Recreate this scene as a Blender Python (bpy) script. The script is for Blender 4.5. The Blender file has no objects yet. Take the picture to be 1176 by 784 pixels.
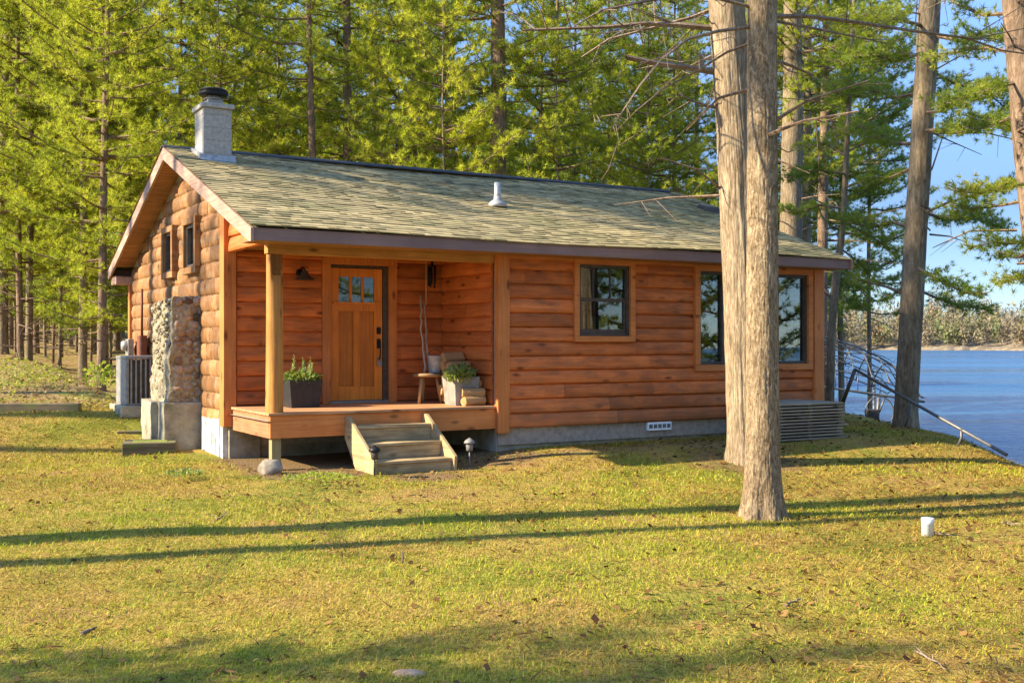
import bpy, bmesh, math, random
import numpy as np
from mathutils import Vector, Matrix, noise as mnoise

random.seed(7)
SC = bpy.context.scene
COL = SC.collection
EYE = 1.47
F, HOR, PW, PH = 1256.3, 393.7, 1176.0, 784.0
YAW = 0.5316
HX, HY = -3.084, 12.9
EU = np.array([math.cos(YAW), math.sin(YAW)])
EV = np.array([-math.sin(YAW), math.cos(YAW)])
SUN_EL = math.radians(31)
SUN_AZ = math.atan2(-0.278, -1.0)          # direction towards the sun, in the ground plane

# ------------------------------------------------------------------ small helpers
def hw(u, v, z=0.0):
    p = np.array([HX, HY]) + u * EU + v * EV
    return Vector((p[0], p[1], z))

def uv_of(x, y):
    dx, dy = x - HX, y - HY
    return dx * EU[0] + dy * EU[1], dx * EV[0] + dy * EV[1]

def at(px, py, Y):
    return Vector(((px - 588) / F * Y, Y, EYE + (HOR - py) / F * Y))

def ss(a, b, x):
    t = np.clip((x - a) / (b - a), 0, 1)
    return t * t * (3 - 2 * t)

def vnoise(x, y, seed=0):
    x = np.asarray(x, float); y = np.asarray(y, float)
    xi = np.floor(x).astype(np.int64); yi = np.floor(y).astype(np.int64)
    xf = x - xi; yf = y - yi
    def hsh(i, j):
        n = (i * 374761393 + j * 668265263 + seed * 974711) & 0x7fffffff
        n = ((n ^ (n >> 13)) * 1274126177) & 0x7fffffff
        return ((n ^ (n >> 16)) & 0xffff) / 65535.0
    sx = xf * xf * (3 - 2 * xf); sy = yf * yf * (3 - 2 * yf)
    a = hsh(xi, yi); b = hsh(xi + 1, yi); c = hsh(xi, yi + 1); d = hsh(xi + 1, yi + 1)
    return (a * (1 - sx) + b * sx) * (1 - sy) + (c * (1 - sx) + d * sx) * sy

def fbm(x, y, o=4, seed=0):
    s = 0; a = .5; f = 1.0
    for k in range(o):
        s = s + a * (vnoise(x * f, y * f, seed + k * 17) - .5); a *= .5; f *= 2.03
    return s

def crest(y):
    return 7.75 + .22 * np.sin(y * .31 + 1.2) + .12 * np.sin(y * .83)

WATER_Z = -2.0

def H(x, y):
    x = np.asarray(x, float); y = np.asarray(y, float)
    u, v = uv_of(x, y)
    a = ss(-2.2, -.3, v)
    h = -.2 + .1 * a + .1 * a * ss(2.5, 4.5, u)
    h = h + .45 * ss(3.6, 6.2, v) * ss(1.2, 0.0, u)
    m = ss(7.5, -3.0, x)
    h = h + m * .045 * np.maximum(0, v - 7.5) * ss(7.5, 12, v) * ss(3.0, 0.0, u - v * .4)
    h = h + .10 * fbm(x * .22, y * .22, 3, 5) + .05 * fbm(x * .9, y * .9, 3, 9)
    d = x - crest(y)
    h = h - 2.9 * ss(-.8, 5.0, d) - .12 * ss(-1.6, .6, d)
    return h

def h1(x, y):
    return float(H(x, y))

def tag(o, label=None, cat=None, group=None, kind=None):
    if label: o['label'] = label
    if cat: o['category'] = cat
    if group: o['group'] = group
    if kind: o['kind'] = kind
    return o

def empty(name, loc=(0, 0, 0), rz=0.0):
    o = bpy.data.objects.new(name, None)
    o.location = loc; o.rotation_euler = (0, 0, rz); o.empty_display_size = .2
    COL.objects.link(o)
    return o

def thing(name, label, cat, loc=(0, 0, 0), rz=0.0, group=None):
    return tag(empty(name, loc, rz), label, cat, group)

class MB:
    """collects shapes that become ONE mesh object"""
    def __init__(s):
        s.v = []; s.f = []; s.t = []; s.m = []; s.sm = []
    def add(s, verts, faces, tone=.5, mi=0, smooth=False):
        b = len(s.v)
        s.v += [tuple(p) for p in verts]
        for f in faces:
            s.f.append(tuple(i + b for i in f)); s.t.append(tone); s.m.append(mi); s.sm.append(smooth)
        return s
    def box(s, x0, x1, y0, y1, z0, z1, tone=.5, mi=0, M=None):
        P = [Vector((x, y, z)) for z in (z0, z1) for y in (y0, y1) for x in (x0, x1)]
        if M is not None: P = [M @ p for p in P]
        return s.add(P, [(0, 2, 3, 1), (4, 5, 7, 6), (0, 1, 5, 4), (2, 6, 7, 3), (0, 4, 6, 2), (1, 3, 7, 5)], tone, mi)
    def tube(s, pts, rad, n=8, tone=.5, mi=0, caps=True, smooth=True):
        pts = [Vector(p) for p in pts]
        if not hasattr(rad, '__len__'): rad = [rad] * len(pts)
        V = []; up = None
        for i, p in enumerate(pts):
            d = (pts[min(i + 1, len(pts) - 1)] - pts[max(i - 1, 0)]).normalized()
            if up is None:
                up = Vector((0, 0, 1)) if abs(d.z) < .9 else Vector((1, 0, 0))
            a = d.cross(up)
            if a.length < 1e-5: a = d.cross(Vector((0, 1, 0)))
            a.normalize(); b = a.cross(d).normalized(); up = b
            for k in range(n):
                w = 2 * math.pi * k / n
                V.append(p + rad[i] * (a * math.cos(w) + b * math.sin(w)))
        Fc = []
        for i in range(len(pts) - 1):
            for k in range(n):
                k2 = (k + 1) % n
                Fc.append((i * n + k, i * n + k2, (i + 1) * n + k2, (i + 1) * n + k))
        s.add(V, Fc, tone, mi, smooth)
        if caps:
            b = len(s.v) - len(V)
            s.f.append(tuple(b + k for k in reversed(range(n)))); s.t.append(tone); s.m.append(mi); s.sm.append(False)
            e = b + (len(pts) - 1) * n
            s.f.append(tuple(e + k for k in range(n))); s.t.append(tone); s.m.append(mi); s.sm.append(False)
        return s
    def lathe(s, prof, n=16, c=(0, 0, 0), tone=.5, mi=0, sy=1.0):
        V = []; Fc = []
        for r, z in prof:
            for k in range(n):
                w = 2 * math.pi * k / n
                V.append((c[0] + r * math.cos(w), c[1] + sy * r * math.sin(w), c[2] + z))
        for i in range(len(prof) - 1):
            for k in range(n):
                k2 = (k + 1) % n
                Fc.append((i * n + k, i * n + k2, (i + 1) * n + k2, (i + 1) * n + k))
        Fc.append(tuple(reversed(range(n))))
        Fc.append(tuple((len(prof) - 1) * n + k for k in range(n)))
        return s.add(V, Fc, tone, mi, True)
    def prism(s, poly, axis, a, b, tone=.5, mi=0):
        """poly: 2D outline; axis: 0 extrudes along x (poly = y,z), 1 along y (x,z), 2 along z (x,y)"""
        def P(q, w):
            return [(w, q[0], q[1]), (q[0], w, q[1]), (q[0], q[1], w)][axis]
        n = len(poly)
        V = [P(q, a) for q in poly] + [P(q, b) for q in poly]
        Fc = [tuple(range(n)), tuple(reversed(range(n, 2 * n)))]
        for i in range(n):
            j = (i + 1) % n
            Fc.append((i, i + n, j + n, j))
        return s.add(V, Fc, tone, mi)
    def build(s, name, mats, parent=None, bevel=0.0, fix=True, loc=None):
        me = bpy.data.meshes.new(name)
        me.from_pydata(s.v, [], s.f)
        if not isinstance(mats, (list, tuple)): mats = [mats]
        for m in mats: me.materials.append(m)
        me.polygons.foreach_set('material_index', s.m)
        me.polygons.foreach_set('use_smooth', s.sm)
        at_ = me.attributes.new('tone', 'FLOAT', 'FACE'); at_.data.foreach_set('value', s.t)
        if fix:
            bm = bmesh.new(); bm.from_mesh(me)
            bmesh.ops.recalc_face_normals(bm, faces=bm.faces); bm.to_mesh(me); bm.free()
        me.update()
        o = bpy.data.objects.new(name, me); COL.objects.link(o)
        if parent is not None: o.parent = parent
        if loc is not None: o.location = loc
        if bevel:
            b = o.modifiers.new('bevel', 'BEVEL'); b.width = bevel; b.segments = 2; b.limit_method = 'ANGLE'
            b.angle_limit = math.radians(40)
        return o

def np_mesh(name, V, T, mats, mi=None, tone=None, smooth=False):
    V = np.ascontiguousarray(V, dtype=np.float32); T = np.ascontiguousarray(T, dtype=np.int32)
    k = T.shape[1]
    me = bpy.data.meshes.new(name)
    me.vertices.add(len(V)); me.vertices.foreach_set('co', V.ravel())
    me.loops.add(T.size); me.loops.foreach_set('vertex_index', T.ravel())
    me.polygons.add(len(T)); me.polygons.foreach_set('loop_start', np.arange(len(T), dtype=np.int32) * k)
    if not isinstance(mats, (list, tuple)): mats = [mats]
    for m in mats: me.materials.append(m)
    if mi is not None: me.polygons.foreach_set('material_index', np.asarray(mi, dtype=np.int32))
    me.polygons.foreach_set('use_smooth', np.full(len(T), smooth, dtype=bool))
    me.update(calc_edges=True)
    if tone is not None:
        a = me.attributes.new('tone', 'FLOAT', 'FACE'); a.data.foreach_set('value', np.asarray(tone, dtype=np.float32))
    return me

def link(name, me, parent=None, loc=(0, 0, 0), rz=0, sc=None):
    o = bpy.data.objects.new(name, me); COL.objects.link(o)
    o.location = loc; o.rotation_euler = (0, 0, rz)
    if sc is not None: o.scale = (sc, sc, sc) if not hasattr(sc, '__len__') else sc
    if parent is not None: o.parent = parent
    return o

# ------------------------------------------------------------------ materials
class NT:
    def __init__(s, name):
        s.m = bpy.data.materials.new(name); s.m.use_nodes = True
        s.t = s.m.node_tree; s.t.nodes.clear()
        s.out = s.n('ShaderNodeOutputMaterial')
    def n(s, typ, _props=None, **inp):
        nd = s.t.nodes.new(typ)
        for k, v in (_props or {}).items(): setattr(nd, k, v)
        for k, v in inp.items():
            key = k.replace('_', ' ')
            sock = nd.inputs[int(k[1:])] if k[0] == 'i' and k[1:].isdigit() else nd.inputs[key]
            if hasattr(v, 'is_output') or isinstance(v, bpy.types.NodeSocket): s.t.links.new(v, sock)
            else: sock.default_value = v
        return nd
    def coord(s, scale=(1, 1, 1), kind='Object', rot=(0, 0, 0)):
        tc = s.n('ShaderNodeTexCoord')
        return s.n('ShaderNodeMapping', None, Vector=tc.outputs[kind], Scale=scale, Rotation=rot).outputs[0]
    def noise(s, vec, scale=5, detail=4, rough=.55, dist=0.0):
        return s.n('ShaderNodeTexNoise', None, Vector=vec, Scale=scale, Detail=detail, Roughness=rough, Distortion=dist).outputs['Fac']
    def ramp(s, fac, stops):
        r = s.n('ShaderNodeValToRGB', None, Fac=fac)
        el = r.color_ramp.elements
        while len(el) < len(stops): el.new(.5)
        for e, (p, c) in zip(el, stops):
            e.position = p; e.color = (c[0], c[1], c[2], 1)
        return r.outputs[0]
    def rng(s, v, a, b, c, d):
        return s.n('ShaderNodeMapRange', None, i0=v, i1=a, i2=b, i3=c, i4=d).outputs[0]
    def math(s, op, a, b=0.0):
        return s.n('ShaderNodeMath', {'operation': op}, i0=a, i1=b).outputs[0]
    def mix(s, fac, a, b, mode='MIX'):
        nd = s.n('ShaderNodeMixRGB', {'blend_type': mode})
        for i, v in enumerate((fac, a, b)):
            if isinstance(v, bpy.types.NodeSocket): s.t.links.new(v, nd.inputs[i])
            else: nd.inputs[i].default_value = v if i == 0 else (v[0], v[1], v[2], 1)
        return nd.outputs[0]
    def tone(s):
        return s.n('ShaderNodeAttribute', {'attribute_name': 'tone'}).outputs['Fac']
    def val(s, col, v):
        return s.n('ShaderNodeHueSaturation', None, Color=col, Value=v).outputs[0]
    def bump(s, h, strength=.3, dist=.01):
        return s.n('ShaderNodeBump', None, Height=h, Strength=strength, Distance=dist).outputs[0]
    def done(s, col, rough=.7, normal=None, metal=0.0, spec=.3):
        p = s.n('ShaderNodeBsdfPrincipled')
        for k, v in (('Base Color', col), ('Roughness', rough), ('Metallic', metal), ('Specular IOR Level', spec)):
            if isinstance(v, bpy.types.NodeSocket): s.t.links.new(v, p.inputs[k])
            else: p.inputs[k].default_value = (v[0], v[1], v[2], 1) if k == 'Base Color' else v
        if normal is not None: s.t.links.new(normal, p.inputs['Normal'])
        s.t.links.new(p.outputs[0], s.out.inputs[0])
        return s.m

def wood(name, c0, c1, c2, axis='x', grain=1.0, knots=True, rough=.6, tonev=.35, stain=None, bump=.35, splash=False):
    t = NT(name)
    lo, hi = .9 * grain, 22 * grain
    sc = {'x': (lo, hi, hi), 'y': (hi, lo, hi), 'z': (hi, hi, lo)}[axis]
    tn = t.tone()
    off = t.n('ShaderNodeCombineXYZ', None, X=t.math('MULTIPLY', tn, 71.0), Y=t.math('MULTIPLY', tn, 37.0), Z=t.math('MULTIPLY', tn, 53.0)).outputs[0]
    tc = t.n('ShaderNodeTexCoord').outputs['Object']
    base = t.n('ShaderNodeVectorMath', {'operation': 'ADD'}, i0=tc, i1=off).outputs[0]
    vec = t.n('ShaderNodeMapping', None, Vector=base, Scale=sc).outputs[0]
    g = t.noise(vec, 1.6, 8, .62, .6)
    col = t.ramp(g, [(.28, c0), (.52, c1), (.75, c2)])
    big = t.noise(t.n('ShaderNodeMapping', None, Vector=base, Scale=(1, 1, 1)).outputs[0], 2.2, 4)
    col = t.mix(t.rng(big, .35, .7, 0, .45), col, tuple(x * .55 for x in c0))
    if knots:
        ks = {'x': (2.1, 5.5, 5.5), 'y': (5.5, 2.1, 5.5), 'z': (5.5, 5.5, 2.1)}[axis]
        kv = t.n('ShaderNodeMapping', None, Vector=base, Scale=ks).outputs[0]
        k = t.n('ShaderNodeTexVoronoi', None, Vector=kv, Scale=1.0).outputs['Distance']
        col = t.mix(t.rng(k, .05, .20, .92, 0), col, tuple(x * .22 for x in c0))
    if stain:
        sn = t.noise(t.n('ShaderNodeMapping', None, Vector=tc, Scale=(2.2, 2.2, 9)).outputs[0], 1.3, 5)
        col = t.mix(t.rng(sn, .46, .70, 0, .75), col, stain)
    if splash:
        zz = t.n('ShaderNodeSeparateXYZ', None, Vector=tc).outputs[2]
        dn = t.noise(t.n('ShaderNodeMapping', None, Vector=tc, Scale=(3, 3, 5)).outputs[0], 1.5, 6, .65)
        up = t.noise(t.n('ShaderNodeMapping', None, Vector=tc, Scale=(2.5, 2.5, .6)).outputs[0], 1.6, 5, .6)
        d1 = t.rng(t.math('ADD', zz, t.math('MULTIPLY', dn, 1.1)), .75, 1.35, .6, 0)
        col = t.mix(d1, col, (.20, .105, .05))
        col = t.mix(t.rng(up, .55, .75, 0, .4), col, (.30, .135, .065))
    col = t.val(col, t.rng(tn, 0, 1, 1 - tonev, 1 + tonev))
    return t.done(col, rough, t.bump(g, bump, .006), spec=.25)

M = {}
M['siding'] = wood('stained_log_siding', (.46, .11, .022), (.69, .19, .045), (.76, .25, .07), 'x', rough=.6, stain=(.26, .088, .034), tonev=.38, splash=True)
M['siding_side'] = wood('stained_siding_side', (.46, .11, .022), (.69, .19, .045), (.76, .25, .07), 'y', rough=.55)
M['gable'] = wood('weathered_gable_logs', (.15, .062, .018), (.33, .15, .048), (.47, .25, .092), 'z', grain=.6, rough=.7, stain=(.30, .19, .10), tonev=.4)
M['trim'] = wood('cedar_trim', (.50, .15, .036), (.66, .22, .055), (.72, .27, .08), 'z', knots=True, rough=.55, tonev=.15)
M['trim_h'] = wood('cedar_trim_level', (.50, .15, .036), (.66, .22, .055), (.72, .27, .08), 'x', knots=True, rough=.55, tonev=.15)
M['beam'] = wood('porch_beam_wood', (.40, .16, .035), (.54, .235, .055), (.62, .30, .09), 'x', rough=.6, tonev=.15)
M['post'] = wood('peeled_log', (.34, .13, .026), (.54, .235, .052), (.62, .31, .09), 'z', grain=.8, rough=.6, tonev=.55)
M['door'] = wood('honey_door_wood', (.60, .17, .018), (.80, .255, .028), (.84, .31, .042), 'z', knots=False, rough=.38, tonev=.42, bump=.12)
M['deck'] = wood('deck_boards', (.40, .18, .07), (.58, .29, .13), (.66, .37, .18), 'x', rough=.55, tonev=.2)
M['rim'] = wood('deck_rim_wood', (.56, .17, .04), (.72, .245, .06), (.76, .30, .09), 'x', rough=.6, tonev=.12)
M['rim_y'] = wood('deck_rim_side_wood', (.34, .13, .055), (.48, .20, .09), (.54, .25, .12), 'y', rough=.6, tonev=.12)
M['pt'] = wood('treated_lumber', (.32, .20, .09), (.52, .365, .175), (.60, .45, .24), 'x', rough=.75, tonev=.2, stain=(.14, .10, .05))
M['pt_y'] = wood('treated_lumber_side', (.32, .20, .09), (.52, .365, .175), (.60, .45, .24), 'y', rough=.75, tonev=.2)
M['pt_z'] = wood('treated_post', (.22, .16, .07), (.34, .26, .11), (.40, .31, .15), 'z', rough=.75, tonev=.2)
M['grey_wood'] = wood('grey_weathered_boards', (.20, .165, .115), (.36, .305, .22), (.48, .42, .31), 'x', rough=.85, tonev=.3)
M['soffit'] = wood('soffit_boards', (.30, .13, .05), (.42, .20, .085), (.48, .25, .12), 'x', knots=False, rough=.6, tonev=.2)
M['firewood'] = wood('split_firewood', (.36, .18, .06), (.52, .30, .12), (.62, .40, .18), 'x', rough=.8, tonev=.4)
M['fascia'] = wood('brown_painted_fascia', (.23, .14, .115), (.27, .165, .135), (.30, .185, .15), 'x', knots=False, rough=.55, tonev=.06, bump=.1)
M['rake'] = wood('weathered_sunlit_rake_board', (.30, .17, .11), (.44, .28, .20), (.54, .38, .29), 'y', knots=False, rough=.65, tonev=.1)  # same paint as the fascia, weathered, with sunlight put into the lighter colour
M['old_timber'] = wood('mossy_old_timber', (.10, .075, .045), (.20, .155, .09), (.28, .22, .13), 'x', rough=.9, tonev=.3, stain=(.16, .19, .03))
M['stick'] = wood('bare_stick', (.36, .28, .19), (.52, .43, .31), (.60, .52, .40), 'z', knots=False, rough=.7)
M['stool'] = wood('stool_wood', (.24, .13, .055), (.36, .22, .10), (.44, .29, .15), 'z', rough=.6)

def plain(name, col, rough=.5, metal=0.0, var=.25, scale=14, bump=.1, spec=.3):
    t = NT(name)
    g = t.noise(t.coord(), scale, 5)
    c = t.mix(t.rng(g, .3, .7, 0, 1), tuple(x * (1 - var) for x in col), tuple(min(1, x * (1 + var)) for x in col))
    c = t.val(c, t.rng(t.tone(), 0, 1, .75, 1.25))
    return t.done(c, rough, t.bump(g, bump, .005), metal, spec)

M['black_metal'] = plain('black_metal', (.018, .017, .017), .45, .3)
M['bronze'] = plain('dark_bronze_frame', (.085, .066, .052), .45, .2)
M['galv'] = plain('galvanised_steel', (.42, .41, .38), .5, .35, .3)
M['grey_paint'] = plain('grey_painted_metal', (.25, .235, .205), .5, .1)
M['white_paint'] = plain('white_paint', (.78, .77, .73), .5, 0, .06)
M['pvc'] = plain('white_plastic', (.82, .82, .80), .35, 0, .03)
M['dark_void'] = plain('dark_interior', (.045, .035, .028), .9)
M['inner'] = plain('interior_plaster', (.34, .28, .21), .9)
M['planter_dark'] = plain('charcoal_planter', (.030, .029, .028), .5)
M['planter_grey'] = plain('grey_planter', (.25, .225, .185), .75, 0, .3, 9)
M['soil'] = plain('potting_soil', (.04, .028, .018), .95)
M['lamp_stone'] = plain('pewter_lamp', (.22, .20, .18), .6, .2)
M['steel_dark'] = plain('weathered_pipe', (.15, .145, .135), .5, .5)
M['block_c'] = plain('chimney_block', (.36, .335, .29), .9, 0, .22, 22, .4)
M['flash'] = plain('roof_flashing', (.36, .35, .32), .55, .35, .3)
M['brown_metal'] = plain('red_brown_box_paint', (.20, .06, .025), .55)

def concrete():
    t = NT('old_concrete')
    v = t.coord()
    a = t.noise(v, 4, 8, .65); b = t.noise(v, 30, 5)
    c = t.ramp(a, [(.3, (.16, .135, .085)), (.5, (.33, .28, .19)), (.72, (.48, .42, .30))])
    moss = t.noise(t.coord((1, 1, 1.7)), 2.1, 5)
    c = t.mix(t.rng(moss, .54, .7, 0, .55), c, (.14, .15, .045))
    c = t.val(c, t.rng(t.tone(), 0, 1, .7, 1.3))
    return t.done(c, .95, t.bump(t.math('ADD', a, t.math('MULTIPLY', b, .5)), .6, .02))
M['concrete'] = concrete()

def stone_mat():
    t = NT('fieldstone')
    v = t.coord()
    a = t.noise(v, 9, 8, .65)
    c = t.ramp(t.tone(), [(0, (.06, .045, .035)), (.25, (.20, .12, .07)), (.5, (.33, .21, .12)), (.7, (.36, .27, .18)), (1, (.46, .30, .19))])
    c = t.val(c, t.rng(a, .3, .7, .6, 1.4))
    return t.done(c, .9, t.bump(a, .6, .02))
M['stone'] = stone_mat()
M['boulder'] = plain('granite_boulder', (.26, .215, .155), .9, 0, .45, 9, .4)

def mortar_mat():
    t = NT('crumbling_mortar')
    v = t.coord()
    a = t.noise(v, 14, 8, .7)
    c = t.ramp(a, [(.3, (.15, .115, .065)), (.5, (.32, .26, .16)), (.7, (.52, .45, .31))])
    return t.done(c, .95, t.bump(a, .9, .03))
M['mortar'] = mortar_mat()

def shingle_mat():
    t = NT('asphalt_shingles')
    v = t.coord()
    fine = t.noise(v, 90, 3); big = t.noise(t.coord((.6, 1.1, 1)), 1.2, 5)
    c = t.ramp(t.tone(), [(0, (.10, .085, .045)), (.35, (.30, .235, .115)), (.7, (.45, .345, .16)), (1, (.58, .445, .21))])
    c = t.mix(t.rng(big, .46, .68, 0, .6), c, (.17, .165, .07))
    c = t.val(c, t.rng(fine, .3, .7, .75, 1.25))
    return t.done(c, .95, t.bump(fine, .5, .004), spec=.15)
M['shingle'] = shingle_mat()
M['ridge'] = plain('ridge_vent_cap', (.045, .043, .042), .8)

def bark(name, c0, c1, c2, sc=(11, 11, 1.7), bump=.8, tonev=.2):
    t = NT(name)
    a = t.noise(t.coord(sc), 1.5, 10, .7, 1.6)
    b = t.noise(t.coord((sc[0] * 2.6, sc[1] * 2.6, sc[2] * 4.5)), 1.3, 6, .65, .8)
    r = t.n('ShaderNodeTexNoise', {'noise_type': 'RIDGED_MULTIFRACTAL'}, Vector=t.coord((sc[0] * .8, sc[1] * .8, sc[2] * .9)), Scale=1.3, Detail=5, Roughness=.6, Distortion=.7).outputs['Fac']
    f = t.math('ADD', t.math('MULTIPLY', a, .6), t.math('MULTIPLY', b, .4))
    c = t.ramp(f, [(.36, c0), (.48, c1), (.60, c2)])
    c = t.mix(t.rng(r, .9, 1.6, 0, .6), c, tuple(x * .55 for x in c0))
    big = t.noise(t.coord((1, 1, .7)), 3, 4)
    c = t.val(c, t.rng(big, .3, .7, .75, 1.25))
    h = t.math('SUBTRACT', f, t.math('MULTIPLY', r, .25))
    return t.done(c, .95, t.bump(h, bump, .03), spec=.1)
M['bark_near'] = bark('grey_tan_bark', (.07, .043, .022), (.24, .165, .09), (.43, .32, .19), (13, 13, 4.2), 1.0)
M['bark_furrow'] = bark('pale_furrowed_bark', (.08, .053, .03), (.25, .178, .105), (.43, .335, .215), (14, 14, 1.5), 1.0)
M['bark_far'] = bark('pine_bark', (.085, .055, .035), (.19, .125, .08), (.30, .21, .14), (8, 8, 1.6))
M['bark_grey'] = bark('grey_pine_bark', (.085, .06, .036), (.20, .147, .09), (.32, .245, .155), (9, 9, 1.5))
M['twig'] = bark('twig_bark', (.09, .06, .04), (.20, .14, .095), (.32, .24, .17), (14, 14, 3), .4)

def leafmat(name, stops, trans=.4, rough=.55):
    t = NT(name)
    c = t.ramp(t.tone(), stops)
    p = t.n('ShaderNodeBsdfDiffuse', None, Color=c)
    tr = t.n('ShaderNodeBsdfTranslucent', None, Color=t.mix(.5, c, (.60, .66, .06), 'MIX') if trans > .2 else c)
    m1 = t.n('ShaderNodeMixShader', None, i0=trans, i1=p.outputs[0], i2=tr.outputs[0])
    g = t.n('ShaderNodeBsdfGlossy', None, Color=(1, 1, 1, 1), Roughness=rough)
    m2 = t.n('ShaderNodeMixShader', None, i0=.012, i1=m1.outputs[0], i2=g.outputs[0])
    t.t.links.new(m2.outputs[0], t.out.inputs[0])
    return t.m
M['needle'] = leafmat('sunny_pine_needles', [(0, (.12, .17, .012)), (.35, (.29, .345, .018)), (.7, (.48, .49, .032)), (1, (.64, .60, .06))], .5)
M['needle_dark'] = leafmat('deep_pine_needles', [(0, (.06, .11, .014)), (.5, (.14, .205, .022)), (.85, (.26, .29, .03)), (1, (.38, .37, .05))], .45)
M['grass'] = leafmat('lawn_grass', [(0, (.13, .065, .02)), (.28, (.36, .205, .04)), (.5, (.51, .365, .05)), (.62, (.41, .37, .026)), (.8, (.30, .32, .018)), (1, (.18, .235, .012))], .25)
M['herb'] = leafmat('garden_leaves', [(0, (.03, .07, .02)), (.5, (.10, .17, .04)), (.8, (.20, .26, .06)), (1, (.42, .42, .20))], .3)
M['shrub'] = leafmat('spring_shrub_leaves', [(0, (.12, .19, .02)), (.6, (.24, .31, .035)), (1, (.36, .40, .06))], .4)
M['farleaf'] = leafmat('far_shore_trees', [(0, (.15, .12, .08)), (.25, (.20, .155, .095)), (.5, (.25, .20, .11)), (.7, (.23, .21, .09)), (.82, (.17, .19, .06)), (.92, (.09, .125, .045)), (1, (.31, .18, .09))], .15)  # dark end lifted and muted, a slight haze put into the colour

def ground_mat():
    t = NT('lawn_soil')
    v = t.coord()
    a = t.noise(v, .55, 6, .6); b = t.noise(v, 3.2, 6, .65); d = t.noise(v, 28, 6, .7); e = t.noise(t.coord((60, 14, 20)), 1, 4)
    s = t.math('ADD', t.math('MULTIPLY', a, .5), t.math('ADD', t.math('MULTIPLY', b, .3), t.math('MULTIPLY', d, .2)))
    c = t.ramp(s, [(.36, (.15, .16, .018)), (.45, (.23, .21, .03)), (.52, (.37, .255, .05)), (.60, (.34, .205, .065)), (.68, (.20, .10, .035))])
    c = t.val(c, t.rng(t.math('ADD', d, e), .7, 1.35, .55, 1.35))
    # leaf litter under the trees, bare soil by the porch: painted by the mesh attribute
    lit = t.n('ShaderNodeAttribute', {'attribute_name': 'litter'}).outputs['Fac']
    d2 = t.noise(v, 9, 7, .72)
    lc = t.ramp(d2, [(.3, (.11, .065, .03)), (.5, (.31, .20, .08)), (.7, (.48, .35, .17))])
    gm = t.rng(t.noise(v, .8, 5), .5, .62, 0, .75)
    lc = t.mix(gm, lc, (.27, .27, .04))
    lf = t.rng(t.math('ADD', lit, t.math('MULTIPLY', t.math('SUBTRACT', b, .5), .9)), .35, .65, 0, 1)
    c = t.mix(lf, c, lc)
    soil = t.n('ShaderNodeAttribute', {'attribute_name': 'soil'}).outputs['Fac']
    c = t.mix(t.rng(t.math('ADD', soil, t.math('SUBTRACT', b, .5)), .35, .7, 0, .9), c, (.20, .125, .06))
    return t.done(c, .95, t.bump(t.math('ADD', d, e), .7, .03), spec=.1)
M['ground'] = ground_mat()

def water_mat():
    t = NT('lake_water')
    a = t.noise(t.coord((.55, 1.5, 1)), 1.0, 5, .6, .3)
    b = t.noise(t.coord((2.2, 5.5, 1)), 1.0, 3, .55, .2)
    h = t.math('ADD', a, t.math('MULTIPLY', b, .35))
    big = t.noise(t.coord((.008, .035, 1)), 1, 3)
    c = t.mix(t.rng(big, .35, .65, 0, 1), (.024, .080, .15), (.042, .125, .215))
    wind = t.noise(t.coord((.012, .07, 1)), 1, 4, .6)
    return t.done(c, t.rng(wind, .35, .65, .10, .34), t.bump(h, t.rng(wind, .35, .65, .75, 1.0), .7), spec=.32)
M['water'] = water_mat()

def glass_mat():
    t = NT('window_glass')
    fr = t.n('ShaderNodeFresnel', None, IOR=1.55).outputs[0]
    fac = t.rng(fr, 0, 1, .02, .9)
    tr = t.n('ShaderNodeBsdfTransparent', None, Color=(.82, .86, .84, 1))
    g = t.n('ShaderNodeBsdfGlossy', None, Color=(.95, .97, 1, 1), Roughness=.004)
    mx = t.n('ShaderNodeMixShader', None, i0=fac, i1=tr.outputs[0], i2=g.outputs[0])
    t.t.links.new(mx.outputs[0], t.out.inputs[0])
    return t.m
M['glass'] = glass_mat()

# ------------------------------------------------------------------ world, sun, camera
w = bpy.data.worlds.new('World'); SC.world = w; w.use_nodes = True
nt = w.node_tree; nt.nodes.clear()
sky = nt.nodes.new('ShaderNodeTexSky'); sky.sky_type = 'NISHITA'; sky.sun_disc = False
sky.sun_elevation = SUN_EL
sx, sy = math.cos(SUN_AZ), math.sin(SUN_AZ)
sky.sun_rotation = math.atan2(sx, sy)
sky.air_density = 1.0; sky.dust_density = .1; sky.ozone_density = 2.2; sky.altitude = 2600
bg = nt.nodes.new('ShaderNodeBackground'); bg.inputs[1].default_value = .12
wo = nt.nodes.new('ShaderNodeOutputWorld')
tint = nt.nodes.new('ShaderNodeMixRGB'); tint.blend_type = 'MULTIPLY'; tint.inputs[0].default_value = 1
tint.inputs[2].default_value = (.82, .88, 1.0, 1)
tcw = nt.nodes.new('ShaderNodeTexCoord'); sxyz = nt.nodes.new('ShaderNodeSeparateXYZ'); nt.links.new(tcw.outputs['Generated'], sxyz.inputs[0])
mr = nt.nodes.new('ShaderNodeMapRange'); nt.links.new(sxyz.outputs[2], mr.inputs[0])
mr.inputs[1].default_value = .12; mr.inputs[2].default_value = .75; mr.inputs[3].default_value = .37; mr.inputs[4].default_value = 2.2
mul = nt.nodes.new('ShaderNodeVectorMath'); mul.operation = 'SCALE'
nt.links.new(sky.outputs[0], tint.inputs[1]); nt.links.new(tint.outputs[0], mul.inputs[0]); nt.links.new(mr.outputs[0], mul.inputs['Scale'])
nt.links.new(mul.outputs[0], bg.inputs[0]); nt.links.new(bg.outputs[0], wo.inputs[0])
sl = bpy.data.lights.new('sun', 'SUN'); sl.energy = 3.85; sl.angle = math.radians(.55); sl.color = (1.0, .88, .66)
so = bpy.data.objects.new('sun', sl); COL.objects.link(so)
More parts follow.
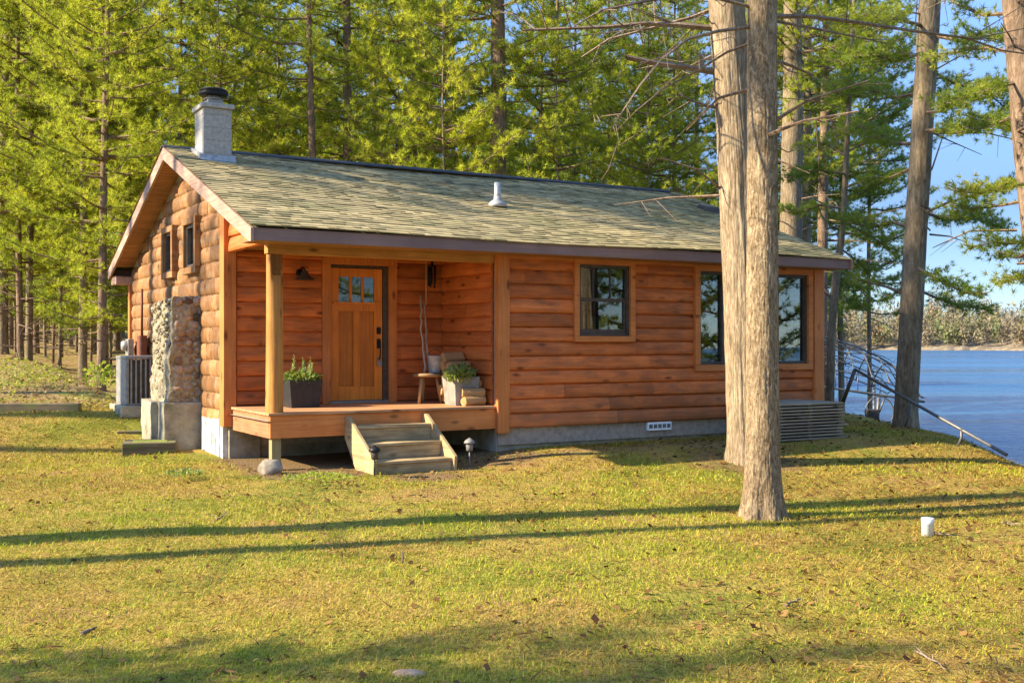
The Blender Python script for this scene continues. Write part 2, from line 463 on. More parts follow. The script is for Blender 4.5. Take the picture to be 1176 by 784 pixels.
sd = Vector((sx * math.cos(SUN_EL), sy * math.cos(SUN_EL), math.sin(SUN_EL)))
so.rotation_euler = sd.to_track_quat('Z', 'Y').to_euler(); so.location = (-30, -10, 30)
cam = bpy.data.cameras.new('camera'); co = bpy.data.objects.new('camera', cam); COL.objects.link(co)
co.location = (0, 0, EYE); co.rotation_euler = (math.pi / 2, 0, 0)
cam.sensor_width = 36; cam.lens = 36 * F / PW; cam.shift_y = (HOR - PH / 2) / PW
cam.clip_end = 3000; cam.clip_start = .05
SC.camera = co
SC.view_settings.view_transform = 'Standard'; SC.view_settings.look = 'None'
SC.view_settings.exposure = 1.8; SC.view_settings.gamma = 1
SC.cycles.use_denoising = True
SC.cycles.max_bounces = 8; SC.cycles.transparent_max_bounces = 12
SC.cycles.diffuse_bounces = 4
SC.cycles.sample_clamp_indirect = 6

# ------------------------------------------------------------------ ground, water, far shore
def axis(lo, hi, c0, c1, fine, grow=1.09, cap=6):
    a = list(np.arange(c0, c1, fine)); s = fine
    while a[-1] < hi:
        s = min(s * grow, cap); a.append(a[-1] + s)
    s = fine; b = [a[0]]
    while b[-1] > lo:
        s = min(s * grow, cap); b.append(b[-1] - s)
    return np.array(b[:0:-1] + a)

gx = axis(-170, 40, -8, 10, .12); gy = axis(-60, 330, 3.5, 22, .12)
GX, GY = np.meshgrid(gx, gy)
GZ = H(GX, GY)
nx, ny = len(gx), len(gy)
V = np.stack([GX, GY, GZ], -1).reshape(-1, 3)
ii = (np.arange(ny - 1)[:, None] * nx + np.arange(nx - 1)[None]).ravel()
me = np_mesh('ground', V, np.stack([ii, ii + 1, ii + nx + 1, ii + nx], 1), M['ground'], smooth=True)
gu, gv = uv_of(V[:, 0], V[:, 1])

def litter_at(x, y):
    u, v = uv_of(x, y)
    l = ss(5.6, 8.0, v) * ss(3, -1, u) * .75
    l = np.maximum(l, ss(9.5, 12, v) * .8)
    l = np.maximum(l, .55 * ss(.55, -.2, np.abs(v + .25) - .35) * ss(3.0, 4.5, u) * ss(10.5, 9.5, u))
    return l

def soil_at(x, y):
    u, v = uv_of(x, y)
    s = ss(-.9, -.1, v) * ss(2.6, 2.0, v) * ss(-.2, .4, u) * ss(4.4, 3.6, u) * .95
    d = np.hypot(u - 1.95, (v + .75) * 1.4)
    s = np.maximum(s, ss(.8, .2, d) * .85)
    s = np.maximum(s, .6 * ss(1.6, .5, np.hypot(x - 3.2, y - 14.9)))
    return s
for nm, fn in (('litter', litter_at), ('soil', soil_at)):
    a = me.attributes.new(nm, 'FLOAT', 'POINT'); a.data.foreach_set('value', fn(V[:, 0], V[:, 1]).astype(np.float32))
g_o = link('ground', me); tag(g_o, kind='structure')

wm = MB().add([(-30, -200, WATER_Z), (1600, -200, WATER_Z), (1600, 1500, WATER_Z), (-30, 1500, WATER_Z)], [(0, 1, 2, 3)])
tag(wm.build('lake_water', M['water'], fix=False), kind='structure')

def far_shore():
    rng = np.random.default_rng(3)
    t = NT('far_shore_rock')
    a = t.noise(t.coord((1, 1, 2)), .25, 6, .7)
    m = t.done(t.ramp(a, [(.35, (.15, .11, .06)), (.5, (.20, .15, .085)), (.65, (.32, .25, .165))]), .95)
    az = np.radians(np.linspace(-4, 80, 240)); rr = np.array([0, 2.5, 7, 14, 40, 90, 200])
    hh = np.array([-2.0, .5, 1.4, 2.4, 6, 10, 12])
    R0 = 520 + 14 * np.sin(az * 23) + 8 * np.sin(az * 61 + 1) + 30 * np.sin(az * 5)
    A, Rr = np.meshgrid(az, rr); R = R0[None] + Rr
    Z = WATER_Z + hh[:, None] + (1.6 * (rng.random(A.shape) - .5)) * (hh[:, None] > .0)
    Z[0] = WATER_Z - 1.0
    V = np.stack([R * np.sin(A), R * np.cos(A), Z], -1).reshape(-1, 3)
    n = len(az); i = (np.arange(len(rr) - 1)[:, None] * n + np.arange(n - 1)[None]).ravel()
    tag(link('far_shore_hill', np_mesh('far_shore_hill', V, np.stack([i, i + 1, i + n + 1, i + n], 1), m)), kind='structure')
    # far wood: many small crowns read as one mass
    VV = []; tone = []
    for k in range(2300):
        a = math.radians(rng.uniform(-4, 80)); q = rng.random() ** 1.3
        r = np.interp(a, az, R0) + 6 + q * 95
        z0 = WATER_Z + 1.2 + 8 * q
        hgt = rng.uniform(11, 18) * (1 + .35 * float(ss(.2, .5, a))) * (1 + .25 * math.sin(a * 9)) * (.75 + .5 * q); wd = rng.uniform(2.2, 4.2)
        ty = rng.random()
        tb = rng.uniform(.15, .62) if ty < .62 else (rng.uniform(.62, .80) if ty < .84 else (rng.uniform(.84, .94) if ty < .95 else 1.0))
        if ty > .84 and ty < .95: wd *= .75
        nn = 130
        p = rng.normal(size=(nn, 3)); p /= np.linalg.norm(p, axis=1)[:, None]; p *= rng.random((nn, 1)) ** .4
        c = np.stack([p[:, 0] * wd, p[:, 1] * wd, hgt * (.52 + .48 * p[:, 2])], 1)
        c[:, :2] *= (1.05 - .1 * np.clip(c[:, 2:3] / hgt, 0, 1))
        c += np.array([r * math.sin(a), r * math.cos(a), z0])
        s = rng.uniform(.3, .75, (nn, 1, 1))
        tri = c[:, None, :] + rng.normal(size=(nn, 3, 3)) * s * np.array([.8, .8, 1.0])
        VV.append(tri.reshape(-1, 3)); tone.append(np.clip(tb + rng.normal(0, .05, nn), 0, 1))
    V = np.concatenate(VV); tone = np.concatenate(tone)
    o = link('far_shore_wood', np_mesh('far_shore_wood', V, np.arange(len(V)).reshape(-1, 3), M['farleaf'], tone=tone))
    tag(o, 'bare brown and olive woods along the far shore of the lake', 'woods', kind='stuff')
far_shore()
# ------------------------------------------------------------------ the cabin (local axes: x along the front, y to the back)
L, W = 10.07, 8.87
PITCH = 1.617 / (W / 2)
ZE = 2.85                      # roof top at the eave
WL, WR, WF, WB = .35, 9.80, .5, 8.40
PB = 2.2                       # porch back wall
PR = 3.64                      # porch right wall
DECK = .60
def roof_z(v): return ZE + PITCH * min(v, W - v)
rr = random.Random(11)

cabin = thing('log_cabin', 'log cabin with orange brown log siding, mossy shingle roof and corner porch', 'cabin', (HX, HY, 0), YAW)

LAP = [(0, .004), (.035, .012), (.055, .040), (.12, .046), (.35, .046), (.65, .038), (.90, .024), (.97, .014), (1.0, .004)]
LOGP = [(0, .004), (.06, .04), (.18, .07), (.35, .088), (.5, .094), (.65, .088), (.82, .07), (.94, .04), (1.0, .004)]

def clip_prof(prof, t0, t1):
    out = []
    def val(t):
        for (a, da), (b, db) in zip(prof, prof[1:]):
            if a <= t <= b: return da + (db - da) * (t - a) / max(1e-9, b - a)
        return prof[-1][1]
    out.append((t0, val(t0)))
    out += [p for p in prof if t0 + 1e-4 < p[0] < t1 - 1e-4]
    out.append((t1, val(t1)))
    return out

def siding(mb, put, a0, a1, z0, z1, course, openings=(), prof=LAP, jl=(1.6, 3.4), tv=.16, top=None, bulge=False, depth=1.0):
    """horizontal half-log courses; put(a, d, z) -> local point"""
    z = z0
    while z < z1 - .01:
        zt = min(z + course, z1)
        off = rr.uniform(0, jl[0])
        cuts = sorted({z, zt} | {c for o in openings for c in (o[2], o[3]) if z < c < zt})
        joints = []
        a = a0 - off
        while a < a1:
            l = rr.uniform(*jl); joints.append((max(a, a0), min(a + l, a1), min(1, max(0, rr.gauss(.5, tv))))); a += l
        for zl, zh in zip(cuts, cuts[1:]):
            zm = (zl + zh) / 2
            ops = sorted((o[0], o[1]) for o in openings if o[2] < zm < o[3])
            for ja, jb, tone in joints:
                segs = [(ja, jb)]
                for oa, ob in ops:
                    ns = []
                    for p, q in segs:
                        if ob <= p or oa >= q: ns.append((p, q)); continue
                        if oa > p: ns.append((p, oa))
                        if ob < q: ns.append((ob, q))
                    segs = ns
                for p, q in segs:
                    if q - p < .02: continue
                    if top is not None:
                        # clip the run under the sloping roof
                        lo, hi = top(zh)
                        p, q = max(p, lo), min(q, hi)
                        if q - p < .05: continue
                    pr = clip_prof(prof, (zl - z) / (zt - z), (zh - z) / (zt - z))
                    if bulge:
                        ns_ = 7; dd = rr.uniform(.8, 1.15); cols = []
                        for i in range(ns_):
                            s = i / (ns_ - 1)
                            e = (1 - abs(2 * s - 1) ** 5) ** .5
                            jz = rr.uniform(-.006, .006)
                            cols.append([put(p + .004 + (q - p - .008) * s, d * depth * dd * (.25 + .75 * e) + rr.uniform(-.004, .004), z + (zt - z) * t + jz) for t, d in pr])
                    else:
                        k = max(2, int((q - p) / .5) + 1); dd = rr.uniform(.92, 1.06); cols = []
                        for i in range(k):
                            s = i / (k - 1); wv = rr.uniform(-.003, .003)
                            cols.append([put(p + .0015 + (q - p - .003) * s, d * depth * dd, z + (zt - z) * t + (wv if 0 < t < 1 else 0)) for t, d in pr])
                    n = len(pr); V = [c for col in cols for c in col]
                    Fc = [(i * n + j, (i + 1) * n + j, (i + 1) * n + j + 1, i * n + j + 1) for i in range(len(cols) - 1) for j in range(n - 1)]
                    mb.add(V, Fc, tone, 0, True)
                    mb.add(cols[0], [tuple(range(n))], tone); mb.add(cols[-1], [tuple(range(n))], tone)
        z = zt

def sheet_with_holes(mb, put, a0, a1, z0, z1, holes, top=None):
    As = sorted({a0, a1} | {x for h in holes for x in h[:2]}); Zs = sorted({z0, z1} | {x for h in holes for x in h[2:]})
    for a, b in zip(As, As[1:]):
        for c, d in zip(Zs, Zs[1:]):
            am, zm = (a + b) / 2, (c + d) / 2
            if any(h[0] < am < h[1] and h[2] < zm < h[3] for h in holes): continue
            mb.add([put(a, 0, c), put(b, 0, c), put(b, 0, d), put(a, 0, d)], [(0, 1, 2, 3)])

# --- front wall
win1 = (4.96, 5.875, 1.57, 2.61)
win2 = (7.21, 9.52, 1.13, 2.585)
front = lambda a, d, z: (a, WF - d, z)
mb = MB(); siding(mb, front, 3.78, 9.66, .28, 2.70, .2017, [win1, win2], tv=.18)
mb.build('front_wall', M['siding'], cabin, fix=False)
# --- porch back wall and porch right wall
door_o = (1.70, 2.80, .58, 2.62)
pback = lambda a, d, z: (a, PB - d, z)
mb = MB(); siding(mb, pback, .47, PR, DECK + .005, 2.75, .205, [door_o]); mb.build('porch_back_wall', M['siding'], cabin, fix=False)
pright = lambda a, d, z: (PR - d, a, z)
mb = MB(); siding(mb, pright, .62, PB - .06, DECK + .005, 2.75, .205); mb.build('porch_side_wall', M['siding_side'], cabin, fix=False)
# --- gable wall of short bulging logs
gw = [(4.99, 5.53, 1.134 + EYE, 1.764 + EYE), (3.59, 4.17, 1.134 + EYE, 1.775 + EYE)]
gput = lambda a, d, z: (WL - d, a, z)
def gtop(z):
    m = (z - (ZE - .13)) / PITCH
    return (max(PB + .12, m), min(WB, W - m)) if m > 0 else (PB + .12, WB)
mb = MB(); siding(mb, gput, PB + .12, WB, .30, 4.25, .232, gw, LOGP, (.22, .62), .30, gtop, True, .40)
mb.build('gable_wall', M['gable'], cabin, fix=False)
mb = MB(); siding(mb, lambda a, d, z: (WL + .03 - d, a, z), WF + .02, PB - .092, 2.70, 3.5, .205, top=lambda z: (max(WF + .02, (z - ZE + .13) / PITCH), PB - .092) if z > ZE - .13 else (WF + .02, PB - .092))
mb.box(WL + .032, WL + .045, WF + .02, PB - .09, 2.70, 2.80)
mb.build('porch_side_header', M['siding_side'], cabin, fix=False)
# --- right gable and rear wall (out of sight, needed from a step aside)
wr1, wr2 = (2.7, 3.5, 1.2, 2.1), (6.4, 7.3, 1.2, 2.1)
mb = MB(); siding(mb, lambda a, d, z: (WR + d, a, z), WF + .1, WB, .28, 4.25, .2017, [wr1, wr2], top=lambda z: ((max(WF + .1, (z - ZE + .13) / PITCH), min(WB, W - (z - ZE + .13) / PITCH)) if z > ZE else (WF + .1, WB)))
mb.build('side_wall', M['siding_side'], cabin, fix=False)
mb = MB(); siding(mb, lambda a, d, z: (a, WB + d, z), WL, WR, .28, 2.70, .2017); mb.build('rear_wall', M['siding'], cabin, fix=False)

# --- inner shell: keeps the rooms dark and closed
# upper gable triangle (left) with the window holes, and the right one
def gable_sheet(u, holes, v0):
    As = sorted({v0, WB - .012, W / 2} | {x for h in holes for x in h[:2]} | set(np.linspace(v0 + .05, WB - .1, 14)))
    for a, b in zip(As, As[1:]):
        am = (a + b) / 2
        hs = [h for h in holes if h[0] < am < h[1]]
        zs = [.05] + [x for h in hs for x in h[2:]]
        za, zb = roof_z(a) - .14, roof_z(b) - .14
        spans = [(.05, None)] if not hs else [(.05, hs[0][2]), (hs[0][3], None)]
        for c, d in spans:
            mb.add([(u, a, c), (u, b, c), (u, b, zb if d is None else d), (u, a, za if d is None else d)], [(0, 1, 2, 3)])
mb = MB()
sheet_with_holes(mb, lambda a, d, z: (a, WF + .012, z), PR + .012, WR - .012, .05, 2.84, [win1, win2])
sheet_with_holes(mb, lambda a, d, z: (a, PB + .012, z), WL + .012, PR + .012, .05, 3.2, [(1.823, 2.665, .665, 2.59)])
sheet_with_holes(mb, lambda a, d, z: (PR + .012, a, z), WF + .012, PB + .012, .05, 3.0, [])
gable_sheet(WL + .012, gw, PB + .012); gable_sheet(WR - .012, [wr1, wr2], WF + .012)
mb.add([(WL, WB - .012, .05), (WR, WB - .012, .05), (WR, WB - .012, 2.84), (WL, WB - .012, 2.84)], [(0, 1, 2, 3)])
mb.add([(WL, WF, .5), (WR, WF, .5), (WR, WB, .5), (WL, WB, .5)], [(0, 1, 2, 3)])
mb.add([(WL, PB + .02, 2.72), (WR, PB + .02, 2.72), (WR, WB, 2.72), (WL, WB, 2.72)], [(0, 1, 2, 3)])
mb.add([(PR + .02, WF + .02, 2.72), (WR, WF + .02, 2.72), (WR, PB + .02, 2.72), (PR + .02, PB + .02, 2.72)], [(0, 1, 2, 3)])
mb.build('inner_wall', M['inner'], cabin, fix=False)

# --- foundation
mb = MB(); mb.box(PR, WR - .01, WF + .045, WF + .25, -.7, .279, .5); mb.box(PR, PR + .2, WF + .25, PB, -.6, .55, .45)
mb.box(WR - .2, WR - .005, WF + .25, WB, -.6, .279); mb.box(WL + .02, WR - .2, WB - .2, WB - .01, -.6, .279)
mb.box(WL + .05, WL + .28, 3.3, WB - .2, -.5, .299, .5)
mb.box(WL + .02, WL + .46, PB - .02, PB + .25, -.5, .36, .45); mb.box(WL + .46, PR, PB + .02, PB + .2, -.5, .55, .3)
mb.build('foundation', M['concrete'], cabin, bevel=.008)
mb = MB()
v = PB + .03
while v < 3.34:
    wd = rr.uniform(.08, .14); mb.box(WL - .055 + rr.uniform(0, .012), WL + .048, v, v + wd - .012, -.42, .40 + rr.uniform(-.02, .02), rr.uniform(.35, .7)); v += wd
mb.build('foundation_skirt', plain('chalky_white_paint', (.58, .54, .45), .85, 0, .5, 6, .3), cabin, bevel=.004)

# --- trims
def trimpart(name, boxes, mat, par=cabin, bev=.006, tone=.5):
    m = MB()
    for b in boxes: m.box(*b, tone=rr.uniform(tone - .2, tone + .2))
    return m.build(name, mat, par, bevel=bev)
trimpart('corner_trim', [(PR - .035, PR + .155, WF - .075, WF + .03, .22, 2.70)], M['trim'])
trimpart('corner_trim', [(WR - .145, WR + .075, WF - .08, WF + .02, .26, 2.70)], M['trim'])
trimpart('corner_trim', [(WL - .075, WL + .10, PB - .09, PB + .115, .33, 3.46)], M['trim'], tone=.35)
trimpart('corner_trim', [(WL - .07, WL + .06, WB - .03, WB + .10, .28, 2.66)], M['trim'], tone=.3)
trimpart('frieze_board', [(PR + .157, WR - .147, WF - .070, WF - .012, 2.645, 2.70)], M['trim_h'])

# --- windows
def window(name, o, put_box, casing, sash_d, meeting=None, munt=(), pane_div=(), parent=cabin, mat=None, cap=True):
    a0, a1, z0, z1 = o; c = casing
    m = MB()
    for bx in ((a0 - c, a1 + c, z1, z1 + c), (a0 - c, a1 + c, z0 - c, z0), (a0 - c, a0, z0, z1), (a1, a1 + c, z0, z1)):
        put_box(m, bx[0], bx[1], -.085, .03, bx[2], bx[3], rr.uniform(.35, .65))
    wn = m.build(name, mat or M['trim_h'], parent, bevel=.008)
    m = MB(); f = .045
    for bx in ((a0, a1, z1 - f, z1 - .001), (a0, a1, z0 + .001, z0 + f), (a0 + .001, a0 + f, z0 + f, z1 - f), (a1 - f, a1 - .001, z0 + f, z1 - f)):
        put_box(m, bx[0], bx[1], -.035, .055, bx[2], bx[3])
    if meeting: put_box(m, a0 + f, a1 - f, .0, .05, meeting - .025, meeting + .025)
    for x in munt: put_box(m, x - .011, x + .011, .005, .035, meeting + .025, z1 - f)
    for x in pane_div: put_box(m, x - .04, x + .04, -.03, .054, z0 + f, z1 - f)
    if meeting:
        put_box(m, a0 + f, a1 - f, -.012, .03, z0 + f, z0 + f + .055)
        for x in (a0 + f, a1 - f - .035): put_box(m, x, x + .035, -.006, .03, z0 + f + .055, meeting - .025)
    m.build('window_frame', M['bronze'], wn, bevel=.004)
    m = MB()
    put_box(m, a0 + f, a1 - f, .018, .022, z0 + f, z1 - f)
    m.build('pane', M['glass'], wn)
    return wn
fb = lambda m, a, b, d0, d1, c, d, tone=.5: m.box(a, b, WF + d0, WF + d1, c, d, tone)
window('window', win1, fb, .085, 0, meeting=2.10, munt=(5.255, 5.56))
window('picture_window', win2, fb, .10, 0, pane_div=(7.72, 8.86))
gb = lambda m, a, b, d0, d1, c, d, tone=.5: m.box(WL + d0 - .03, WL + d1, a, b, c, d, tone)
for g in gw: window('gable_window', g, gb, .10, 0, mat=M['gable'])
rb = lambda m, a, b, d0, d1, c, d, tone=.5: m.box(WR - d1, WR - d0, a, b, c, d, tone)
for g in (wr1, wr2): window('side_window', g, rb, .09, 0, pane_div=((g[0] + g[1]) / 2,), mat=M['siding_side'])
# foundation vent with louvres
m = MB(); m.box(6.23, 6.68, WF - .03, WF + .046, .150, .276)
fv = m.build('foundation_vent', plain('bright_white_vent', (.92, .92, .90), .5, 0, .02), cabin, bevel=.004)
m = MB()
for k in range(5): m.box(6.25 + k * .085, 6.25 + k * .085 + .065, WF - .038, WF - .029, .185, .245, .5)
m.build('louvre', plain('vent_louvre_grey', (.16, .15, .14), .6), fv, bevel=.004)

# --- door
door = None
m = MB()
m.box(1.70, 1.822, PB - .075, PB + .02, .60, 2.60, .5); m.box(2.735, 2.86, PB - .075, PB + .02, .60, 2.60, .5)
m.box(1.70, 2.86, PB - .085, PB + .02, 2.60, 2.70, .45)
df = m.build('door_frame', M['trim'], cabin, bevel=.006)
m = MB()
m.box(1.823, 1.838, PB - .03, PB + .10, .62, 2.599); m.box(2.655, 2.734, PB - .02, PB + .10, .62, 2.599); m.box(1.838, 2.655, PB - .02, PB + .10, 2.56, 2.599)
m.build('door_jamb', M['bronze'], df, bevel=.003)
m = MB(); m.box(1.80, 2.72, PB - .10, PB + .06, .601, .632, .6); m.build('threshold', M['grey_paint'], df, bevel=.005)
dx0, dx1, dz0, dz1 = 1.845, 2.648, .64, 2.553
Pf = PB - .005
m = MB()
st = .125
def db(a, b, c, d, y0=0.0, tone=.5): m.box(a, b, Pf + y0, Pf + .045, c, d, tone)
db(dx0, dx0 + st, dz0, dz1, 0, .45); db(dx1 - st, dx1, dz0, dz1, 0, .55)
db(dx0 + st, dx1 - st, dz0, dz0 + .20, .002, .5); db(dx0 + st, dx1 - st, dz1 - .125, dz1, .002, .6); db(dx0 + st, dx1 - st, 1.93, 2.06, .002, .55)
xm = (dx0 + dx1) / 2
db(xm - .05, xm + .05, dz0 + .20, 1.93, .003, .4)
db(dx0 + st, xm - .05, dz0 + .20, 1.93, .030, .12); db(xm + .05, dx1 - st, dz0 + .20, 1.93, .030, .18)  # panels browner than the frame, with recess shade put into their tone
g0, g1 = dx0 + st, dx1 - st
for k in (1, 2):
    x = g0 + (g1 - g0) * k / 3; db(x - .02, x + .02, 2.06, dz1 - .125, .004, .45)
m.box(dx0 + .03, dx1 - .03, Pf - .030, Pf + .001, 2.035, 2.062, .6)
dr = m.build('door', M['door'], cabin, bevel=.004)
m = MB(); m.box(g0, g1, Pf + .02, Pf + .024, 2.06, dz1 - .125); m.build('door_glass', M['glass'], dr)
hx = dx1 - .06
m = MB()
m.box(hx - .03, hx + .03, Pf - .022, Pf + .001, 1.60, 1.70); m.tube([(hx, Pf - .045, 1.65), (hx, Pf - .02, 1.65)], .022, 12)
m.box(hx - .028, hx + .028, Pf - .018, Pf + .001, 1.39, 1.53)
m.tube([(hx, Pf - .02, 1.50), (hx, Pf - .065, 1.49), (hx, Pf - .075, 1.43), (hx, Pf - .07, 1.30), (hx, Pf - .05, 1.25), (hx, Pf - .01, 1.24)], .011, 8)
m.build('door_handle', M['black_metal'], dr, bevel=.003)
m = MB(); m.box(hx - .038, hx + .038, Pf - .055, Pf - .03, 1.13, 1.21); 
m.tube([(hx - .025, Pf - .042, 1.21), (hx - .022, Pf - .042, 1.26), (hx, Pf - .042, 1.275), (hx + .022, Pf - .042, 1.26), (hx + .025, Pf - .042, 1.21)], .006, 6)
m.build('lock_box', M['grey_paint'], dr, bevel=.012)

# --- roof
slope = math.hypot(1, PITCH)
def rp(u, s, side, lift=0.0):
    """point on the roof: s metres up the slope from the eave"""
    v = s / slope; z = ZE + PITCH * v + lift
    v = v - lift * PITCH
    return (u, v if side == 0 else W - v, z)
SL = (W / 2) * slope
m = MB()
for side in (0, 1):
    s = -.02; ci = 0
    while s < SL - .02:
        ex = .118; s1 = min(s + ex, SL); u = -.015 - rr.uniform(0, .3)
        rowt = rr.gauss(.5, .16)  # tone spread between rows paints in dark shadow streaks along the roof
        while u < L + .015:
            wd = rr.choice((.09, .12, .16, .2)); a, b = max(u, -.015), min(u + wd, L + .015)
            if b - a > .02:
                lf = .012 + rr.choice((0, 0, .007)) ; ov = rr.uniform(-.006, .006) if s > 0 else 0
                sag = lambda x: .018 * math.sin(x * .9 + 1) - .02 * math.sin(math.pi * x / L) * (s / SL)
                P = [rp(a, s + ov, side, lf + sag(a)), rp(b, s + ov, side, lf + sag(b)), rp(b, s1 + .02, side, .003 + sag(b)), rp(a, s1 + .02, side, .003 + sag(a)), rp(a, s + ov, side, -.002 + sag(a)), rp(b, s + ov, side, -.002 + sag(b))]
                m.add(P, [(0, 1, 2, 3), (4, 5, 1, 0)], min(1, max(0, rr.gauss(rowt, .14))))
            u += wd
        s = s1; ci += 1
# deck under the shingles
for side in (0, 1):
    m.add([rp(0, .0, side, -.03), rp(L, .0, side, -.03), rp(L, SL, side, -.045), rp(0, SL, side, -.045)], [(0, 1, 2, 3)], .1)
roof = m.build('roof', M['shingle'], cabin, fix=False)
zr = ZE + PITCH * W / 2
m = MB(); m.prism([(W / 2 - .17, zr - .045), (W / 2 - .16, zr - .022), (W / 2, zr + .034), (W / 2 + .16, zr - .022), (W / 2 + .17, zr - .045), (W / 2, zr + .01)], 0, -.02, L - .35)
m.build('ridge_cap', M['ridge'], roof)
# fascia, rake boards, soffits
m = MB(); m.box(-.0, L, .012, .045, ZE - .165, ZE - .012, .5); m.build('fascia_board', M['fascia'], cabin, bevel=.004)
m = MB(); m.box(-.0, L, W - .045, W - .012, ZE - .165, ZE - .012, .5); m.build('fascia_board', M['fascia'], cabin, bevel=.004)
for u0 in (0.0, L - .035):
    for side in (0, 1):
        f = lambda v, z: (v if side == 0 else W - v, z)
        v1 = W / 2
        poly = [f(-.02, ZE - .02), f(v1, ZE + PITCH * v1 - .012), f(v1, ZE + PITCH * v1 - .20), f(.07, ZE - .20 + PITCH * .07), f(-.02, ZE - .185)]
        m = MB(); m.prism(poly, 0, u0 - .004 if u0 == 0 else u0 + .004, u0 + .035, .5); m.build('rake_board', M['rake'], cabin, bevel=.004)
m = MB()
for k in range(5): m.box(.04, L - .04, .05 + k * .09, .05 + k * .09 + .084, ZE - .164, ZE - .15, rr.uniform(.3, .7))
for k in range(5): m.box(.04, L - .04, W - .135 - k * .09, W - .135 - k * .09 + .084, ZE - .164, ZE - .15, rr.uniform(.3, .7))
for side in (0, 1):
    s = .45
    while s < SL - .02:
        e = min(s + .088, SL)
        for a, b in ((.036, WL + .05), (WR - .05, L - .036)):
            P = [rp(a, s, side, -.135), rp(b, s, side, -.135), rp(b, e - .008, side, -.135), rp(a, e - .008, side, -.135)]
            Q = [rp(a, s, side, -.120), rp(b, s, side, -.120), rp(b, e - .008, side, -.120), rp(a, e - .008, side, -.120)]
            m.add(P + Q, [(0, 1, 2, 3), (7, 6, 5, 4), (0, 4, 5, 1), (3, 2, 6, 7)], rr.uniform(.3, .7))
        s = e
for k in range(17):
    a = .5 + k * .1
    m.box(.42, PR, a, a + .094, 2.752, 2.77, rr.uniform(.3, .6))
m.build('soffit', M['soffit'], cabin)
# eave return at the back corner of the gable
m = MB(); m.box(.04, WL, W - .52, W - .05, ZE - .30, ZE - .166, .4); m.build('eave_return', M['rake'], cabin, bevel=.005)

# chimney through the roof
cu0, cu1, cv0, cv1 = .40, .815, 3.60, 4.12
m = MB()
z = 3.9
while z < 4.96:
    zt = min(z + .195, 4.965); m.box(cu0, cu1, cv0, cv1, z, zt - .006, rr.uniform(.4, .6)); m.box(cu0 + .004, cu1 - .004, cv0 + .004, cv1 - .004, zt - .006, zt, .9); z = zt
ch = m.build('chimney', M['block_c'], roof, bevel=.003)
m = MB(); m.box(cu0 - .035, cu1 + .035, cv0 - .035, cv1 + .035, 4.967, 5.035, .55); m.box(.50, .72, 3.75, 3.97, 5.035, 5.13, .4)
m.lathe([(.15, 5.13), (.16, 5.145), (.10, 5.15), (.10, 5.19)], 14, (.61, 3.86, 0), .2)
m.build('chimney_crown', M['block_c'], roof, bevel=.008)
m = MB(); m.lathe([(.09, 5.15), (.09, 5.19), (.21, 5.195), (.225, 5.225), (.20, 5.235), (.19, 5.26), (.215, 5.268), (.19, 5.29), (.03, 5.31)], 18, (.61, 3.86, 0)); m.build('chimney_cap', M['black_metal'], roof)
m = MB(); m.prism([(cv0 - .09, roof_z(cv0 - .09) + .018), (cv1 + .05, roof_z(cv1 + .05) + .018), (cv1 + .05, roof_z(cv1) + .09), (cv0 - .012, roof_z(cv0) + .10)], 0, cu0 - .05, cu1 + .05)
m.build('chimney_flashing', M['flash'], roof)
# vent pipe and a low roof vent
vz = roof_z(2.12)
m = MB(); m.tube([(4.56, 2.12, vz - .05), (4.56, 2.12, vz + .34)], .05, 16); m.build('vent_pipe', M['galv'], roof)
m = MB(); m.lathe([(.16, vz - .04), (.13, vz + .03), (.06, vz + .08), (.056, vz + .13)], 18, (4.56, 2.12, 0)); m.build('vent_boot', M['flash'], roof)
m = MB(); m.prism([(2.75, roof_z(2.75)), (2.78, roof_z(2.75) + .11), (3.05, roof_z(3.05) + .08), (3.12, roof_z(3.12))], 0, 9.38, 9.66); m.build('roof_vent', M['bronze'], roof, bevel=.01)

# --- porch: deck, beam, post
m = MB()
k = 0; v = WF - .03
while v < PB - .03:
    e = min(v + .138, PB - .02); m.box(.372, PR, v, e - .006, DECK - .032, DECK, rr.uniform(.35, .7)); v = e
deck = m.build('porch_deck', M['deck'], cabin, bevel=.004)
m = MB(); m.box(.40, PR + .02, WF, WF + .04, .285, DECK - .034, .5); m.build('rim_board', M['rim'], deck, bevel=.004)
m = MB(); m.box(.396, .436, WF + .04, PB - .03, .285, DECK - .034, .5); m.build('rim_board', M['rim_y'], deck, bevel=.004)
m = MB()
for u in (.9, 1.4, 1.9, 2.4, 2.9, 3.4): m.box(u, u + .04, WF + .04, PB, .32, DECK - .034, .3)
m.build('joist', M['pt_y'], deck)
m = MB(); m.box(.435, .555, WF + .042, WF + .16, -.25, .32, .5); m.build('support_post', M['pt_z'], deck, bevel=.006)
m = MB(); m.box(.375, PR - .036, WF + .02, WF + .16, 2.578, 2.745, .5); m.build('porch_beam', M['beam'], cabin, bevel=.008)
